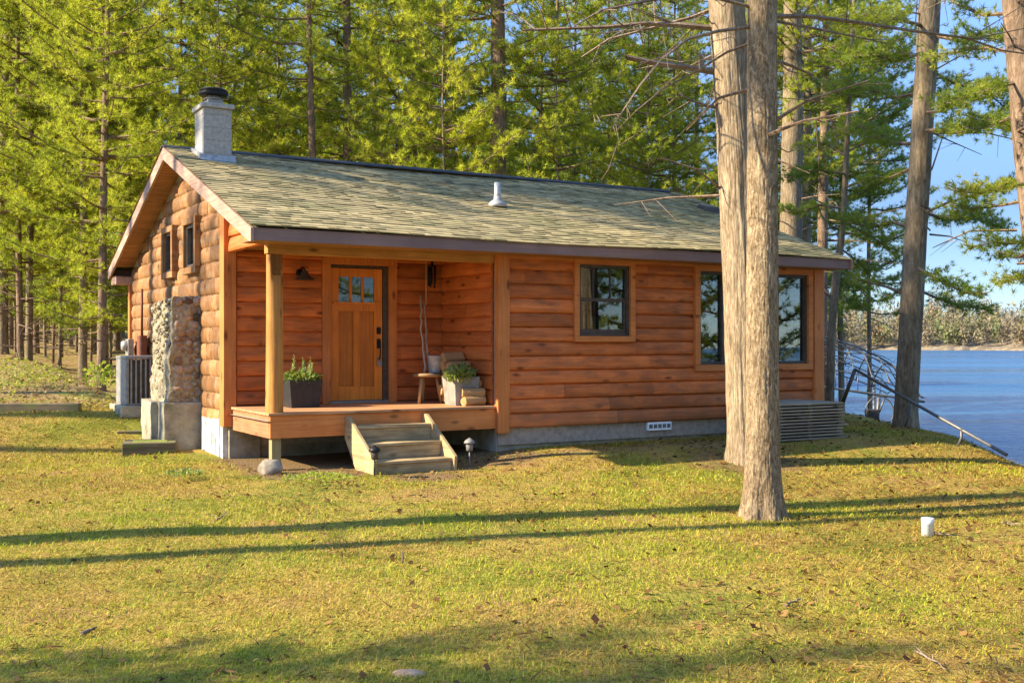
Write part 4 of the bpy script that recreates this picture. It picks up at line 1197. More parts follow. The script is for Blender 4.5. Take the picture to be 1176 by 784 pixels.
# ------------------------------------------------------------------ trees
class Fol:
    """gathers wood pieces and needle tufts for one crown"""
    def __init__(s, seed):
        s.rng = np.random.default_rng(seed); s.seg = []; s.tp = []; s.td = []; s.tt = []
    def wood(s, pts, r0, r1):
        n = len(pts) - 1
        for i in range(n):
            s.seg.append((pts[i], pts[i + 1], r0 + (r1 - r0) * i / n, r0 + (r1 - r0) * (i + 1) / n))
    def bough(s, pts, r0, start=.3, side=.8, step=.22, tuft=.09, tone=.5, flat=.25, live=1.0):
        """a limb along pts with flat sprays of side twigs carrying tufts"""
        rng = s.rng; pts = [np.asarray(p, float) for p in pts]
        s.wood(pts, r0, r0 * .25)
        seg = [np.linalg.norm(b - a) for a, b in zip(pts, pts[1:])]; Ltot = sum(seg)
        if Ltot < .05: return
        def P(t):
            d = t * Ltot
            for a, b, l in zip(pts, pts[1:], seg):
                if d <= l: return a + (b - a) * d / l, (b - a) / l
                d -= l
            return pts[-1], (pts[-1] - pts[-2]) / seg[-1]
        n = max(2, int(Ltot * (1 - start) / step)); btone = tone + rng.normal(0, .17)
        for i in range(n + 1):
            t = start + (1 - start) * (i + rng.uniform(-.3, .3)) / n; t = min(max(t, 0), 1)
            p, d = P(t)
            if rng.random() > live: continue
            sd = np.cross(d, [0, 0, 1.0]); sd /= (np.linalg.norm(sd) + 1e-6)
            for sg in (-1, 1):
                if rng.random() < .12: continue
                l = side * (1.05 - .75 * t) * rng.uniform(.55, 1.2) * min(1, (t - start) * 3 + .45)
                dr = d * rng.uniform(.45, .9) + sd * sg * rng.uniform(.6, 1.0) + np.array([0, 0, rng.normal(.10, flat)])
                dr /= np.linalg.norm(dr)
                q = p + dr * l + np.array([0, 0, .06 * l])
                if l > .12: s.seg.append((p, q, max(.006, r0 * .22), .004))
                k = max(1, int(l / tuft))
                for j in range(k):
                    f = (j + .6) / k
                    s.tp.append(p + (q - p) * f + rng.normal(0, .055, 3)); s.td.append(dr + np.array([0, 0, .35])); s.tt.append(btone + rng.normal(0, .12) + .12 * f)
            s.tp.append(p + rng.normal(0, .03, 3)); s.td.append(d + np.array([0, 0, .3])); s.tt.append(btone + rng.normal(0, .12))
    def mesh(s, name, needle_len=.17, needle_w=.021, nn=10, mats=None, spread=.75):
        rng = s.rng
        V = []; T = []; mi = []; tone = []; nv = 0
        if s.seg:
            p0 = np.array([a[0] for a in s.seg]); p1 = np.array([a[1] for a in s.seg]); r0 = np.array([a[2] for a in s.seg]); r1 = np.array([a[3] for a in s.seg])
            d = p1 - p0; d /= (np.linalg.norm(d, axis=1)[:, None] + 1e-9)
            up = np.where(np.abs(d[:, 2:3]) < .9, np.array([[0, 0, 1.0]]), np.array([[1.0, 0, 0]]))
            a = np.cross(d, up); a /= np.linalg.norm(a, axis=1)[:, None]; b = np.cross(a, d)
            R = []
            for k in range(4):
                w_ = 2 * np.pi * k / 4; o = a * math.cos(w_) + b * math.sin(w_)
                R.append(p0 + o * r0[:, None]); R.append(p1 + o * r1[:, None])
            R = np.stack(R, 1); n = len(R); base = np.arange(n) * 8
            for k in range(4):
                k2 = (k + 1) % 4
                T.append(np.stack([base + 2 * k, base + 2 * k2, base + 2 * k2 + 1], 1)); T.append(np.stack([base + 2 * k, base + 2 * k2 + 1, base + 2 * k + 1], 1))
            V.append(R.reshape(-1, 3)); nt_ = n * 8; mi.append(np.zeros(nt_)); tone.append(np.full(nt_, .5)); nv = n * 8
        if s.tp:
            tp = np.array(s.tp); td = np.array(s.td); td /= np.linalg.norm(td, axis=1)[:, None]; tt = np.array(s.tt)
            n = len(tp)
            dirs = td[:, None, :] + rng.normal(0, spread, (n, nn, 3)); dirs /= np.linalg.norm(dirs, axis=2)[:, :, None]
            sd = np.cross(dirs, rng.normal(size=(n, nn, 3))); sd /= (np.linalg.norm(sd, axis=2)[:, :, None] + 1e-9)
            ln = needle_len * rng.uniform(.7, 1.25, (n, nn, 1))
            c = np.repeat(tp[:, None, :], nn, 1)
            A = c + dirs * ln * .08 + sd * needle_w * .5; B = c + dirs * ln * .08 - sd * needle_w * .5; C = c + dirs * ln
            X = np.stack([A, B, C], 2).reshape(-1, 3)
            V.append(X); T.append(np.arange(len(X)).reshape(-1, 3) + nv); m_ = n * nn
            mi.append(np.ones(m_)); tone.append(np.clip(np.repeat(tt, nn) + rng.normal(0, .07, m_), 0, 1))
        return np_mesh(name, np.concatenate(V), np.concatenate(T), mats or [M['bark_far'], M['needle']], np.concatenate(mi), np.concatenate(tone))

def pine_crown(seed, h0, h1_, Lmax, ntier, per, mats=None, dead=0, tone=.5, prof=None, nl=.15, nw=.0145, nn=20, side=.95, live=.90, rise=.12, droop=.1):
    f = Fol(seed); rng = f.rng
    for i in range(ntier):
        t = (i + rng.uniform(-.3, .3)) / ntier; t = min(max(t, 0), 1); h = h0 + (h1_ - h0) * t
        pl_ = prof(t) if prof else (.35 + .65 * min(1, t / .25)) * (1 - t) ** .7 + .12
        k = per + rng.integers(-1, 2); a0 = rng.uniform(0, 6.28)
        for j in range(max(2, k)):
            a = a0 + j * 6.283 / k + rng.normal(0, .3); Lb = Lmax * pl_ * rng.uniform(.5, 1.3)
            d = np.array([math.cos(a), math.sin(a), 0]); hh = h + rng.normal(0, .15)
            pts = [np.array([0, 0, hh])]
            ns = 4
            for q in range(1, ns + 1):
                s_ = q / ns
                pts.append(np.array([0, 0, hh]) + d * Lb * s_ + np.array([0, 0, Lb * (rise * s_ * 1.2 - droop * math.sin(math.pi * s_) + (t * .5) * s_)]) + rng.normal(0, .05 * Lb * .3, 3))
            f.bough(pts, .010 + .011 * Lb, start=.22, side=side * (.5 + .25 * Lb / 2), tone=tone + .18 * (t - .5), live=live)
    for i in range(dead):
        h = h0 - (i + 1) * rng.uniform(.1, .9) * h0 / (dead + 1) ; a = rng.uniform(0, 6.28); l = rng.uniform(.5, 2.2)
        h = rng.uniform(h0 * .25, h0)
        d = np.array([math.cos(a), math.sin(a), rng.normal(.05, .2)]); p = np.array([0, 0, h]); pts = [p, p + d * l * .5 + rng.normal(0, .05, 3), p + d * l + np.array([0, 0, -.12 * l])]
        f.wood(pts, .022, .006)
        for q in range(3):
            b = pts[1] + (pts[2] - pts[1]) * rng.random(); f.wood([b, b + rng.normal(0, .25, 3)], .006, .003)
    # leader
    f.wood([np.array([0, 0, h1_ - 1.5]), np.array([0, 0, h1_])], .04, .01)
    for q in range(8): f.tp.append(np.array([0, 0, h1_ - .1 * q])); f.td.append(np.array([0, 0, 1.0]) + rng.normal(0, .4, 3)); f.tt.append(tone)
    return f.mesh('crown_%d' % seed, nl, nw, nn, mats)

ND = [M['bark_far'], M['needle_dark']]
CR = {
    # name: (mesh, base height of the live crown, total height)
    'tall1': pine_crown(1, 4.0, 19, 3.3, 23, 5, dead=12),
    'tall2': pine_crown(2, 5.5, 21, 3.6, 23, 5, dead=14, tone=.42),
    'tall3': pine_crown(3, 3.0, 17, 2.9, 23, 5, dead=8, tone=.58),
    'young1': pine_crown(4, 1.0, 9.5, 2.3, 17, 5, tone=.62, nl=.145),
    'young2': pine_crown(5, 1.6, 11.5, 2.6, 18, 5, tone=.50, nl=.145),
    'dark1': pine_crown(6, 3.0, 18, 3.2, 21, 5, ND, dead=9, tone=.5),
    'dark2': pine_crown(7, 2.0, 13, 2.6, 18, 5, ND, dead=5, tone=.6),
    'high1': pine_crown(8, 10.0, 22, 3.2, 15, 5, dead=10, tone=.45, live=.9),
    'thin1': pine_crown(9, 7.0, 19, 2.6, 12, 4, dead=16, tone=.45, live=.75),
}
CH = {'tall1': 19, 'tall2': 21, 'tall3': 17, 'young1': 9.5, 'young2': 11.5, 'dark1': 18, 'dark2': 13, 'high1': 22, 'thin1': 19}

def trunk_mesh(name, axis_pts, radii, seg, mat, flare=.35, amp=.06, seed=0, ring=.5, groove=9, zf=1.1):
    """tapering, slightly wandering trunk with root flare and ridged bark"""
    axis_pts = [Vector(p) for p in axis_pts]
    zt = axis_pts[-1].z; n = max(6, int(zt / ring)); V = []
    rings = []
    z = -.45
    zs = [-.45, -.2, 0, .08, .18, .32, .5, .75]
    while zs[-1] < zt: zs.append(min(zt, zs[-1] + ring))
    if ring < .12: zs = list(np.arange(-.3, min(zt, 9), ring)) + list(np.arange(min(zt, 9), zt + .01, .5))
    for z in zs:
        # interpolate
        for a, b, ra, rb_ in zip(axis_pts, axis_pts[1:], radii, radii[1:]):
            if z <= b.z or b is axis_pts[-1]:
                t = (z - a.z) / (b.z - a.z); c = a.lerp(b, max(t, -.2)); r = ra + (rb_ - ra) * max(0, min(1, t)); break
        fl = flare * math.exp(-max(z, -.05) / .22)
        for k in range(seg):
            w_ = 2 * math.pi * k / seg
            root = 1 + fl * (.75 + .45 * math.sin(w_ * 5 + seed) + .25 * math.sin(w_ * 3 + seed * 2))
            rr_ = r * root
            if amp:
                q = Vector((math.cos(w_) * groove * .5, math.sin(w_) * groove * .5, z * zf + seed))
                nz = mnoise.fractal(q, 1.0, 2.1, 3); rd = 1 - abs(mnoise.noise(Vector((q.x * 1.6, q.y * 1.6, z * zf * .9 + 7))) * 2)
                rr_ *= 1 + amp * (.5 * nz + .7 * (rd - .5)) + .03 * mnoise.noise(Vector((math.cos(w_), math.sin(w_), z * .7 + seed)))
            V.append((c.x + rr_ * math.cos(w_), c.y + rr_ * math.sin(w_), z))
    V = np.array(V); nr = len(zs)
    i, k = np.meshgrid(np.arange(nr - 1), np.arange(seg), indexing='ij'); k2 = (k + 1) % seg
    Q = np.stack([i * seg + k, i * seg + k2, (i + 1) * seg + k2, (i + 1) * seg + k], -1).reshape(-1, 4)
    return np_mesh(name, V, Q, mat, tone=np.full(len(Q), .5), smooth=True)

RT = random.Random(21)
def tree(kind, label, px, Y, wpx, top_dx=0.0, crown='tall1', scale=1.0, dz=0.0, mat='bark_far', group='pines behind the cabin', cat='tree', rot=None, X=None, hi=False, limbs=None, trunk_h=None):
    x = (px - 588) / F * Y if X is None else X
    z = h1(x, Y); r = wpx / F * Y / 2 if X is None else wpx / 2
    t = thing(kind, label, cat, (x, Y, z), 0, group)
    Hh = (CH.get(crown, 18) * scale + dz) if trunk_h is None else trunk_h
    lx = top_dx / F * Y * (Hh / (Y * .31)) if X is None else top_dx
    wob = RT.uniform(-.12, .12)
    ax = [(0, 0, -.5), (lx * .33 + wob, RT.uniform(-.1, .1), Hh * .33), (lx * .66 - wob * .5, RT.uniform(-.1, .1), Hh * .66), (lx, 0, Hh)]
    me_ = trunk_mesh('trunk', ax, [r * 1.12, r * .86, r * .52, .02], 14, M[mat], flare=.22, amp=.07, seed=RT.uniform(0, 50), ring=.6)
    link('trunk', me_, t)
    if crown:
        c = link('crown', CR[crown], t, (lx * .5, 0, dz), RT.uniform(0, 6.28) if rot is None else rot, scale)
        if abs(lx) > .3: c.rotation_euler = (0, math.atan2(lx, Hh) * .8, c.rotation_euler.z); c.location.x = 0
    return t

# left forest, each trunk read from the photo: (px at base, Y, width px, top shift px, crown, scale, dz, label)
LEFT = 'pines of the forest left of the cabin'
left = [
    (116, 27.0, 9.5, 7, 'tall3', .95, 1.2, 'tall slender pine standing closest to the cabin at the lawn edge'),
    (95, 31.0, 9, -3, 'tall1', .95, 1.5, 'stout pine just left of the tall slender pine by the cabin'),
    (68, 33.5, 4, -1, 'thin1', .8, 0, 'very thin dark straight sapling pine in the left forest'),
    (60, 36.0, 3.2, 10, 'thin1', .6, 0, 'very thin sapling leaning right beside the dark straight sapling'),
    (33, 32.5, 7.5, 3, 'tall2', .9, .8, 'right one of two close pine trunks near the left photo edge'),
    (24, 32.0, 7, -4, 'tall1', 1.0, 1.0, 'left one of two close pine trunks near the left photo edge'),
    (4, 34.0, 10.5, 3, 'dark1', 1.0, .5, 'thick dark pine at the left photo edge'),
    (12, 41.0, 6.5, 2, 'tall2', 1.0, 1.0, 'dark pine trunk just behind the thick one at the left photo edge'),
    (42, 42.0, 6.5, 0, 'tall3', 1.1, 1.4, 'mid sized pine set back between the two close trunks and the thin saplings'),
    (121, 31.5, 8, -6, 'dark1', .9, 1.0, 'dark pine trunk right behind the tall slender pine by the cabin'),
    (109, 42.0, 4.5, 3, 'tall1', 1.0, 2.0, 'thin pine set back between two larger trunks near the cabin'),
    (81, 47.0, 5.5, 2, 'tall2', 1.0, 1.0, 'pine in the middle distance right of the thin dark sapling'),
    (53, 50.0, 5, -2, 'dark1', 1.0, 1.0, 'dark pine in the middle distance left of the leaning sapling'),
    (18, 52.0, 5, 0, 'tall3', 1.2, 2.0, 'pine far back in the gap left of the two close trunks'),
    (134, 44.0, 7, 0, 'dark2', 1.2, 1.0, 'dark pine half hidden behind the back corner of the cabin'),
]
for (px, Y, wp, tdx, cr, sc, dz, lb) in left:
    tree('pine_tree', lb, px, Y, wp, tdx, cr, sc, dz - 2.2, RT.choice(('bark_far', 'bark_grey')), LEFT)
# young low pines that fill the understorey with bright boughs
for (px, Y, wp, cr, sc, lb) in [
    (70, 40, 3, 'young1', 1.0, 'bright young pine with low boughs behind the thin saplings'),
    (38, 46, 3, 'young2', 1.0, 'bright young pine with low boughs behind the two close trunks'),
    (104, 37, 3, 'young2', .9, 'bright young pine with low boughs beside the stout pine near the cabin'),
    (8, 47, 3, 'young1', 1.1, 'bright young pine with low boughs by the left photo edge'),
    (127, 36, 3, 'young1', .95, 'bright young pine with low boughs just left of the cabin eave'),
    (150, 33, 3, 'young2', 1.0, 'bright young pine behind the back corner of the cabin'),
    (52, 39, 3, 'young2', .85, 'low bushy young pine just behind the leaning sapling'),
    (88, 43, 3, 'young1', 1.15, 'rounded young pine set back behind the stout pine'),
    (18, 38, 3, 'young2', .9, 'low bushy young pine behind the leftmost trunks'),
    (28, 56, 3, 'young1', 1.3, 'far young pine between the trunks left of the two close ones'),
    (62, 58, 3, 'young2', 1.2, 'far young pine seen between the thin saplings'),
    (98, 55, 3, 'young1', 1.3, 'far young pine beside the stout pine'),
    (138, 52, 3, 'young2', 1.2, 'far young pine just left of the back eave'),
    (-10, 41, 3, 'young2', 1.0, 'young pine cut by the left photo edge'),
    (115, 62, 3, 'young2', 1.3, 'farthest young pine behind the tall slender pine')]:
    tree('young_pine', lb, px, Y, wp, 0, cr, sc, 0.3, 'bark_grey', 'young pines under the tall ones')
# a second and third row, farther in
k = 0
for row, (Ya, n, who) in enumerate(((57, 8, 'far row'), (68, 6, 'farthest row'))):
    for i in range(n):
        px = -20 + 175 * (i + .5) / n + RT.uniform(-6, 6)
        tree('pine_tree', f'slim pine in the {who} of the left forest, number {["one","two","three","four","five","six","seven","eight","nine"][i]} from the photo edge', px, Ya + RT.uniform(-3, 3), RT.uniform(4, 6.5), RT.uniform(-3, 3), RT.choice(('tall1', 'tall2', 'tall3', 'dark1')), RT.uniform(.85, 1.15), RT.uniform(-2.5, -.5), RT.choice(('bark_far', 'bark_grey')), LEFT)

BH = 'pines behind the cabin'
behind = [
    (205, 31, 5, 2, 'tall1', 1.0, .5, 'slim pine behind the gable peak left of the chimney'),
    (232, 38, 6, 0, 'tall2', 1.05, 0, 'pine rising directly behind the chimney'),
    (268, 35, 6, 4, 'dark1', 1.0, 1.0, 'darker pine just right of the chimney'),
    (300, 43, 6, 0, 'tall1', 1.1, 1.0, 'pine behind the roof between the chimney and the straight grey trunk'),
    (355, 29, 9.5, -1, 'high1', .9, -1.0, 'straight grey trunk rising behind the left part of the roof'),
    (392, 33, 13, 6, 'thin1', 1.1, 0, 'reddish forked pine behind the roof with a limb leaning right'),
    (430, 40, 7, 0, 'tall3', 1.15, .5, 'bright pine behind the roof left of the thick rough trunk'),
    (475, 34, 6, 0, 'tall1', .95, 0, 'bushy yellow green pine behind the middle of the roof'),
    (520, 42, 7, 0, 'tall2', 1.1, 0, 'pine set back just left of the thick rough trunk'),
    (567, 29, 21, 2, 'tall2', 1.05, 1.5, 'thick rough barked pine behind the roof vent pipe'),
    (620, 37, 6, 2, 'tall1', 1.05, 0, 'bright pine behind the roof right of the thick rough trunk'),
    (660, 46, 6, 0, 'dark1', 1.15, 0, 'dark pine set back behind the right half of the roof'),
    (702, 36, 5, -3, 'tall3', .95, .3, 'slim pine with low boughs behind the end of the ridge'),
    (738, 41, 6, 0, 'tall1', 1.0, 0, 'pine behind the ridge end with bright lower boughs'),
    (772, 36, 6, 3, 'dark2', 1.15, 0, 'dark bushy pine just left of the two large trunks'),
    (800, 44, 7, 0, 'tall2', 1.1, 0, 'pine mostly hidden by the two large trunks'),
    (905, 27, 27, 3, 'tall2', .95, 2.5, 'thick dark pine trunk just right of the two large trunks'),
    (926, 31, 13, 2, 'dark1', .95, 1.0, 'mottled pine trunk behind the right end of the roof'),
    (942, 29, 13, 6, 'thin1', 1.0, 0, 'pine trunk leaning right above the right end of the roof'),
    (890, 36, 8, 0, 'dark2', 1.1, .5, 'dark pine low behind the right end of the roof'),
]
for (px, Y, wp, tdx, cr, sc, dz, lb) in behind:
    tree('pine_tree', lb, px, Y, wp, tdx, cr, sc, dz - .6, RT.choice(('bark_far', 'bark_grey')), BH)
for (px, Y, cr, sc, lb) in [(250, 29, 'young2', .95, 'young pine close behind the chimney'), (320, 31, 'young1', 1.1, 'young pine close behind the left part of the roof'),
                        (455, 30, 'young2', 1.05, 'bright young pine close behind the middle of the roof'), (510, 28, 'young1', 1.15, 'yellow green young pine left of the thick rough trunk'),
                        (640, 29, 'young2', 1.0, 'yellow green young pine right of the thick rough trunk'), (745, 30, 'young1', 1.1, 'young pine close behind the ridge end'), (400, 37, 'young2', 1.2, 'young pine behind the reddish forked trunk')]:
    tree('young_pine', lb, px, Y, 4, 0, cr, sc, 0, 'bark_grey', 'young pines under the tall ones')
for i in range(9):
    px = 165 + 720 * (i + .5) / 9 + RT.uniform(-12, 12)
    tree('pine_tree', f'pine deep in woods behind the cabin, number {["one","two","three","four","five","six","seven","eight","nine","ten","eleven","twelve","thirteen"][i]} from left in back row', px, RT.uniform(54, 66), RT.uniform(5, 8), RT.uniform(-3, 3), RT.choice(('tall1', 'tall2', 'dark1', 'tall3')), RT.uniform(.95, 1.2), RT.uniform(-.5, 1.5), 'bark_far', BH)

# a far wood behind everything, one mass
def far_wood():
    rng = np.random.default_rng(77); VV = []; T = []
    for i in range(88):
        Y = rng.uniform(78, 125); x = rng.uniform(-.95, .22) * Y - rng.uniform(0, 8)
        x = min(x, 4)
        z = float(H(x, Y)); hh = rng.uniform(15, 23); n = 1500
        t = rng.random(n) ** .8; rad = (1 - t) ** .7 * 3.6 + .4
        a = rng.uniform(0, 6.28, n); r = rad * rng.random(n) ** .5
        lay = np.round(t * 14) / 14 * .55 + t * .45
        c = np.stack([x + r * np.cos(a), Y + r * np.sin(a), z + 2 + (hh - 2) * lay + r * .1], 1)
        s = rng.uniform(.16, .42, (n, 1, 1)); VV.append((c[:, None, :] + rng.normal(size=(n, 3, 3)) * s * np.array([1, 1, .55])).reshape(-1, 3))
        T.append(np.clip(rng.normal(.45 + rng.normal(0, .12), .15, n), 0, 1))
        # trunk
    V = np.concatenate(VV)
    o = link('far_wood', np_mesh('far_wood', V, np.arange(len(V)).reshape(-1, 3), M['needle'], tone=np.concatenate(T)))
    tag(o, 'dense pine wood far behind the cabin seen through the nearer trees', 'woods', kind='stuff')
far_wood()

# ---- the two large trunks in front of the cabin
def dead_limb(f, pts, r0, r1, rng, n=6, sub=.7):
    f.wood([np.array(p) for p in pts], r0, r1)
    for i in range(n):
        k = rng.integers(1, len(pts)); a, b = np.array(pts[k - 1]), np.array(pts[k]); p = a + (b - a) * rng.random()
        d = (b - a) / np.linalg.norm(b - a) * .6 + rng.normal(0, .55, 3); l = sub * rng.uniform(.3, 1.2)
        q = p + d * l * .5 + rng.normal(0, .06, 3); e = q + d * l * .5 + np.array([0, 0, -.1 * l]) + rng.normal(0, .08, 3)
        f.wood([p, q, e], r1 * .9, .003)
        for _ in range(2):
            w_ = q + (e - q) * rng.random(); f.wood([w_, w_ + rng.normal(0, .2, 3) * l], .004, .002)

BT = 'two large trunks in front of the cabin'
def near_tree(label, px0, py0, Y, w_list, seed, zf, bk):
    """w_list: (py, px centre, width px)"""
    x0 = (px0 - 588) / F * Y; z0 = h1(x0, Y)
    t = thing('large_pine', label, 'tree', (x0, Y, z0), 0, BT)
    ax = []; rad = []
    for py, pc, wp in w_list:
        ax.append(((pc - 588) / F * Y - x0, 0, EYE + (HOR - py) / F * Y - z0)); rad.append(wp / F * Y / 2)
    top = ax[-1]; Hh = 20
    ax += [(top[0] * 1.2, .1, 12), (top[0] * 1.3, .1, Hh)]; rad += [rad[-1] * .72, .04]
    link('trunk', trunk_mesh('trunk', ax, rad, 150, M[bk], flare=.45 if zf > 2 else .25, amp=.06, seed=seed, ring=.03, groove=13, zf=zf), t)
    c = link('crown', CR['high1'], t, (top[0] * 1.2, 0, 1.0), seed, .95)
    return t, Vector((x0, Y, z0))
t1, o1 = near_tree('nearest large pine trunk standing in front on the lawn', 875, 594, 10.45, [(600, 875, 40), (480, 875.5, 37.5), (300, 875.5, 35), (150, 875.5, 34), (0, 875, 33.5)], 1.0, 6.5, 'bark_near')
t2, o2 = near_tree('large pale furrowed trunk behind the nearest one close to the cabin wall', 860, 517, 14.9, [(517, 860, 46), (400, 856, 46), (300, 852.5, 45), (150, 844, 42), (0, 834, 40)], 5.0, 1.3, 'bark_furrow')
def limb_part(t, o, Y, px_pts, r0, r1, n, seed, sub=.7, dy=0.0, name='dead_limb'):
    rng = np.random.default_rng(seed); f = Fol(seed); pts = []
    for i, p in enumerate(px_pts):
        yy = Y + dy * i / max(1, len(px_pts) - 1) + (rng.normal(0, .05) if i else 0)
        q = at(p[0], p[1], yy) - o; pts.append((q.x, q.y, q.z))
    dead_limb(f, pts, r0, r1, rng, n, sub)
    link(name, f.mesh(name, mats=[M['twig'], M['needle']]), t)
limb_part(t2, o2, 14.9, [(822, 33), (780, 29), (742, 27), (700, 31), (650, 33), (600, 35)], .045, .014, 16, 31, .9, -.8)
limb_part(t2, o2, 14.9, [(822, 83), (790, 78), (755, 73), (719, 66)], .045, .036, 3, 32, .5, -.5)
limb_part(t2, o2, 14.9, [(826, 125), (800, 118), (778, 108)], .022, .012, 3, 33, .4, -.3)
limb_part(t2, o2, 14.9, [(830, 6), (795, 20), (765, 28), (700, 45), (668, 66)], .03, .012, 9, 34, .8, .8)
limb_part(t1, o1, 10.45, [(870, 30), (825, 36), (790, 45), (760, 68), (735, 98), (715, 128), (702, 148)], .018, .005, 9, 35, .45, -.8)
limb_part(t1, o1, 10.45, [(872, 46), (835, 60), (800, 82), (765, 100), (730, 128), (708, 150)], .016, .004, 8, 36, .45, .8)
limb_part(t1, o1, 10.45, [(876, 12), (800, -8), (740, 2), (690, 12), (660, 30)], .02, .006, 10, 37, .5, -.9)
limb_part(t1, o1, 10.45, [(886, 19), (930, 19), (985, 26), (1050, 36), (1110, 44), (1150, 58), (1178, 62)], .024, .007, 16, 38, .6, 1.2)
limb_part(t1, o1, 10.45, [(886, 68), (912, 77), (934, 87)], .020, .012, 2, 39, .3, .5)
limb_part(t1, o1, 10.45, [(888, 24), (940, 34), (990, 44), (1020, 50)], .016, .005, 8, 40, .5, .8)
limb_part(t1, o1, 10.45, [(884, 5), (915, 45), (936, 72)], .008, .003, 4, 41, .3, .6)
limb_part(t1, o1, 10.45, [(884, 165), (905, 175), (925, 168)], .008, .003, 2, 42, .2, .3)

# ---- trees on the lake side
LK = 'pines on the lake bank'
def bough_tree(t, o, Y, boughs, seed, mats=None, tone=.45, name='bough'):
    """limbs with sprays: each a list of (px, py, dy) points"""
    for j, b in enumerate(boughs):
        f = Fol(seed + j)
        pts = [np.array(at(p[0], p[1], Y + p[2]) - o) for p in b['p']]
        f.bough(pts, b.get('r', .04), start=b.get('s', .25), side=b.get('w', 1.1), step=b.get('st', .11), tuft=.055, tone=tone, flat=.3, live=b.get('live', 1))
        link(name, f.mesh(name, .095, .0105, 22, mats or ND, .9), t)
def lake_tree(label, base, Y, w_list, seed, mat='bark_grey', crown=None, dz=0.0, Hh=19):
    x0 = (base[0] - 588) / F * Y; z0 = h1(x0, Y)
    t = thing('pine_tree', label, 'tree', (x0, Y, z0), 0, LK)
    ax = []; rad = []
    for py, pc, wp in w_list:
        ax.append(((pc - 588) / F * Y - x0, 0, EYE + (HOR - py) / F * Y - z0)); rad.append(wp / F * Y / 2)
    dx = (ax[-1][0] - ax[-2][0]) / (ax[-1][2] - ax[-2][2])
    ax.append((ax[-1][0] + dx * (Hh - ax[-1][2]), 0, Hh)); rad.append(.03)
    link('trunk', trunk_mesh('trunk', ax, rad, 40, M[mat], flare=.22, amp=.07, seed=seed, ring=.1, groove=8), t)
    if crown: link('crown', CR[crown], t, (ax[-2][0], 0, dz), seed, .9)
    return t, Vector((x0, Y, z0))
tb, ob = lake_tree('large pine trunk leaning slightly right on the lake bank', (1040, 487), 19.8, [(490, 1039.5, 26), (330, 1048, 25), (150, 1059, 24), (0, 1068, 24)], 3.0, crown='high1', dz=1.0)
bough_tree(tb, ob, 19.8, [
    {'p': [(1058, 130, 0), (1080, 128, -.6), (1110, 110, -1.4), (1150, 95, -2), (1180, 92, -2.4)], 'w': .9, 'r': .034},
    {'p': [(1062, 78, 0), (1095, 95, .6), (1140, 112, 1.2), (1175, 140, 1.8)], 'w': .8, 'r': .034},
    {'p': [(1050, 250, 0), (1090, 232, -.5), (1130, 222, -1), (1172, 205, -1.4)], 'w': .55, 's': .35, 'r': .03},
    {'p': [(1048, 330, 0), (1075, 342, .5), (1105, 352, 1.0), (1135, 356, 1.4)], 'w': .6, 's': .3, 'r': .03},
    {'p': [(1055, 190, 0), (1020, 205, .8), (985, 225, 1.5)], 'w': .7, 'r': .035},
    {'p': [(1040, 338, 0), (1015, 328, .6), (985, 322, 1.2)], 'w': .4, 's': .6, 'r': .04},
    {'p': [(1052, 215, 0), (1070, 195, 1), (1085, 150, 1.6), (1098, 118, 2.0)], 'w': .3, 's': .7, 'r': .025},
    {'p': [(1062, 60, 0), (1030, 70, -1), (1000, 62, -2), (965, 70, -3)], 'w': .8, 'r': .034},
    {'p': [(1060, 30, 0), (1030, 22, -.8), (990, 28, -1.6), (950, 20, -2.4)], 'w': 1.0},
    {'p': [(1070, 40, 0), (1105, 48, -.8), (1140, 40, -1.6), (1180, 52, -2.4)], 'w': .9},
    {'p': [(1058, 150, 0), (1095, 150, -1), (1130, 138, -2), (1172, 150, -3)], 'w': 1.0},
    {'p': [(1056, 165, 0), (1030, 165, 1), (1000, 150, 2), (965, 155, 3)], 'w': 1.1},
    {'p': [(1050, 262, 0), (1025, 255, .8), (1000, 262, 1.6), (965, 250, 2.6)], 'w': .9},
    {'p': [(1050, 240, 0), (1085, 252, 1), (1120, 250, 2), (1150, 262, 3)], 'w': .8},
    {'p': [(1048, 305, 0), (1080, 322, -.8), (1108, 336, -1.4), (1128, 338, -1.8)], 'w': .7},
    {'p': [(1064, 105, 0), (1030, 112, 1), (990, 100, 2), (950, 112, 3)], 'w': 1.1},
], 300, tone=.5)
tr, or_ = lake_tree('mottled pine trunk leaning in from the right photo edge', (1212, 540), 15.2, [(560, 1214, 36), (330, 1198, 34), (150, 1180, 33), (0, 1168, 32)], 8.0, 'bark_far', crown='high1', dz=0.5)
bough_tree(tr, or_, 15.2, [
    {'p': [(1165, 15, 0), (1130, 18, .5), (1100, 6, 1.0), (1080, -8, 1.4)], 'w': .3, 'r': .03},
    {'p': [(1172, 62, 0), (1130, 55, .6), (1095, 60, 1.2), (1065, 70, 1.8)], 'w': .55, 'r': .03},
    {'p': [(1178, 125, 0), (1150, 140, .5), (1125, 148, .9), (1100, 152, 1.3)], 'w': .6, 'r': .025},
    {'p': [(1180, 230, 0), (1150, 236, .4), (1120, 240, .8), (1085, 236, 1.2)], 'w': .55, 'r': .025},
    {'p': [(1192, 292, 0), (1168, 296, .4), (1146, 294, .8)], 'w': .5, 'r': .022},
    {'p': [(1170, 95, 0), (1140, 100, -.4), (1110, 112, -.8), (1085, 118, -1.2)], 'w': .7, 'r': .025},
    {'p': [(1185, 210, 0), (1155, 214, -.4), (1125, 222, -.8), (1098, 220, -1.1)], 'w': .65, 'r': .025},
    {'p': [(1192, 270, 0), (1165, 280, -.3), (1140, 278, -.6), (1118, 284, -.9)], 'w': .5, 'r': .02},
    {'p': [(1196, 318, 0), (1170, 318, -.3), (1150, 326, -.6)], 'w': .45, 'r': .02},
], 340, tone=.6)
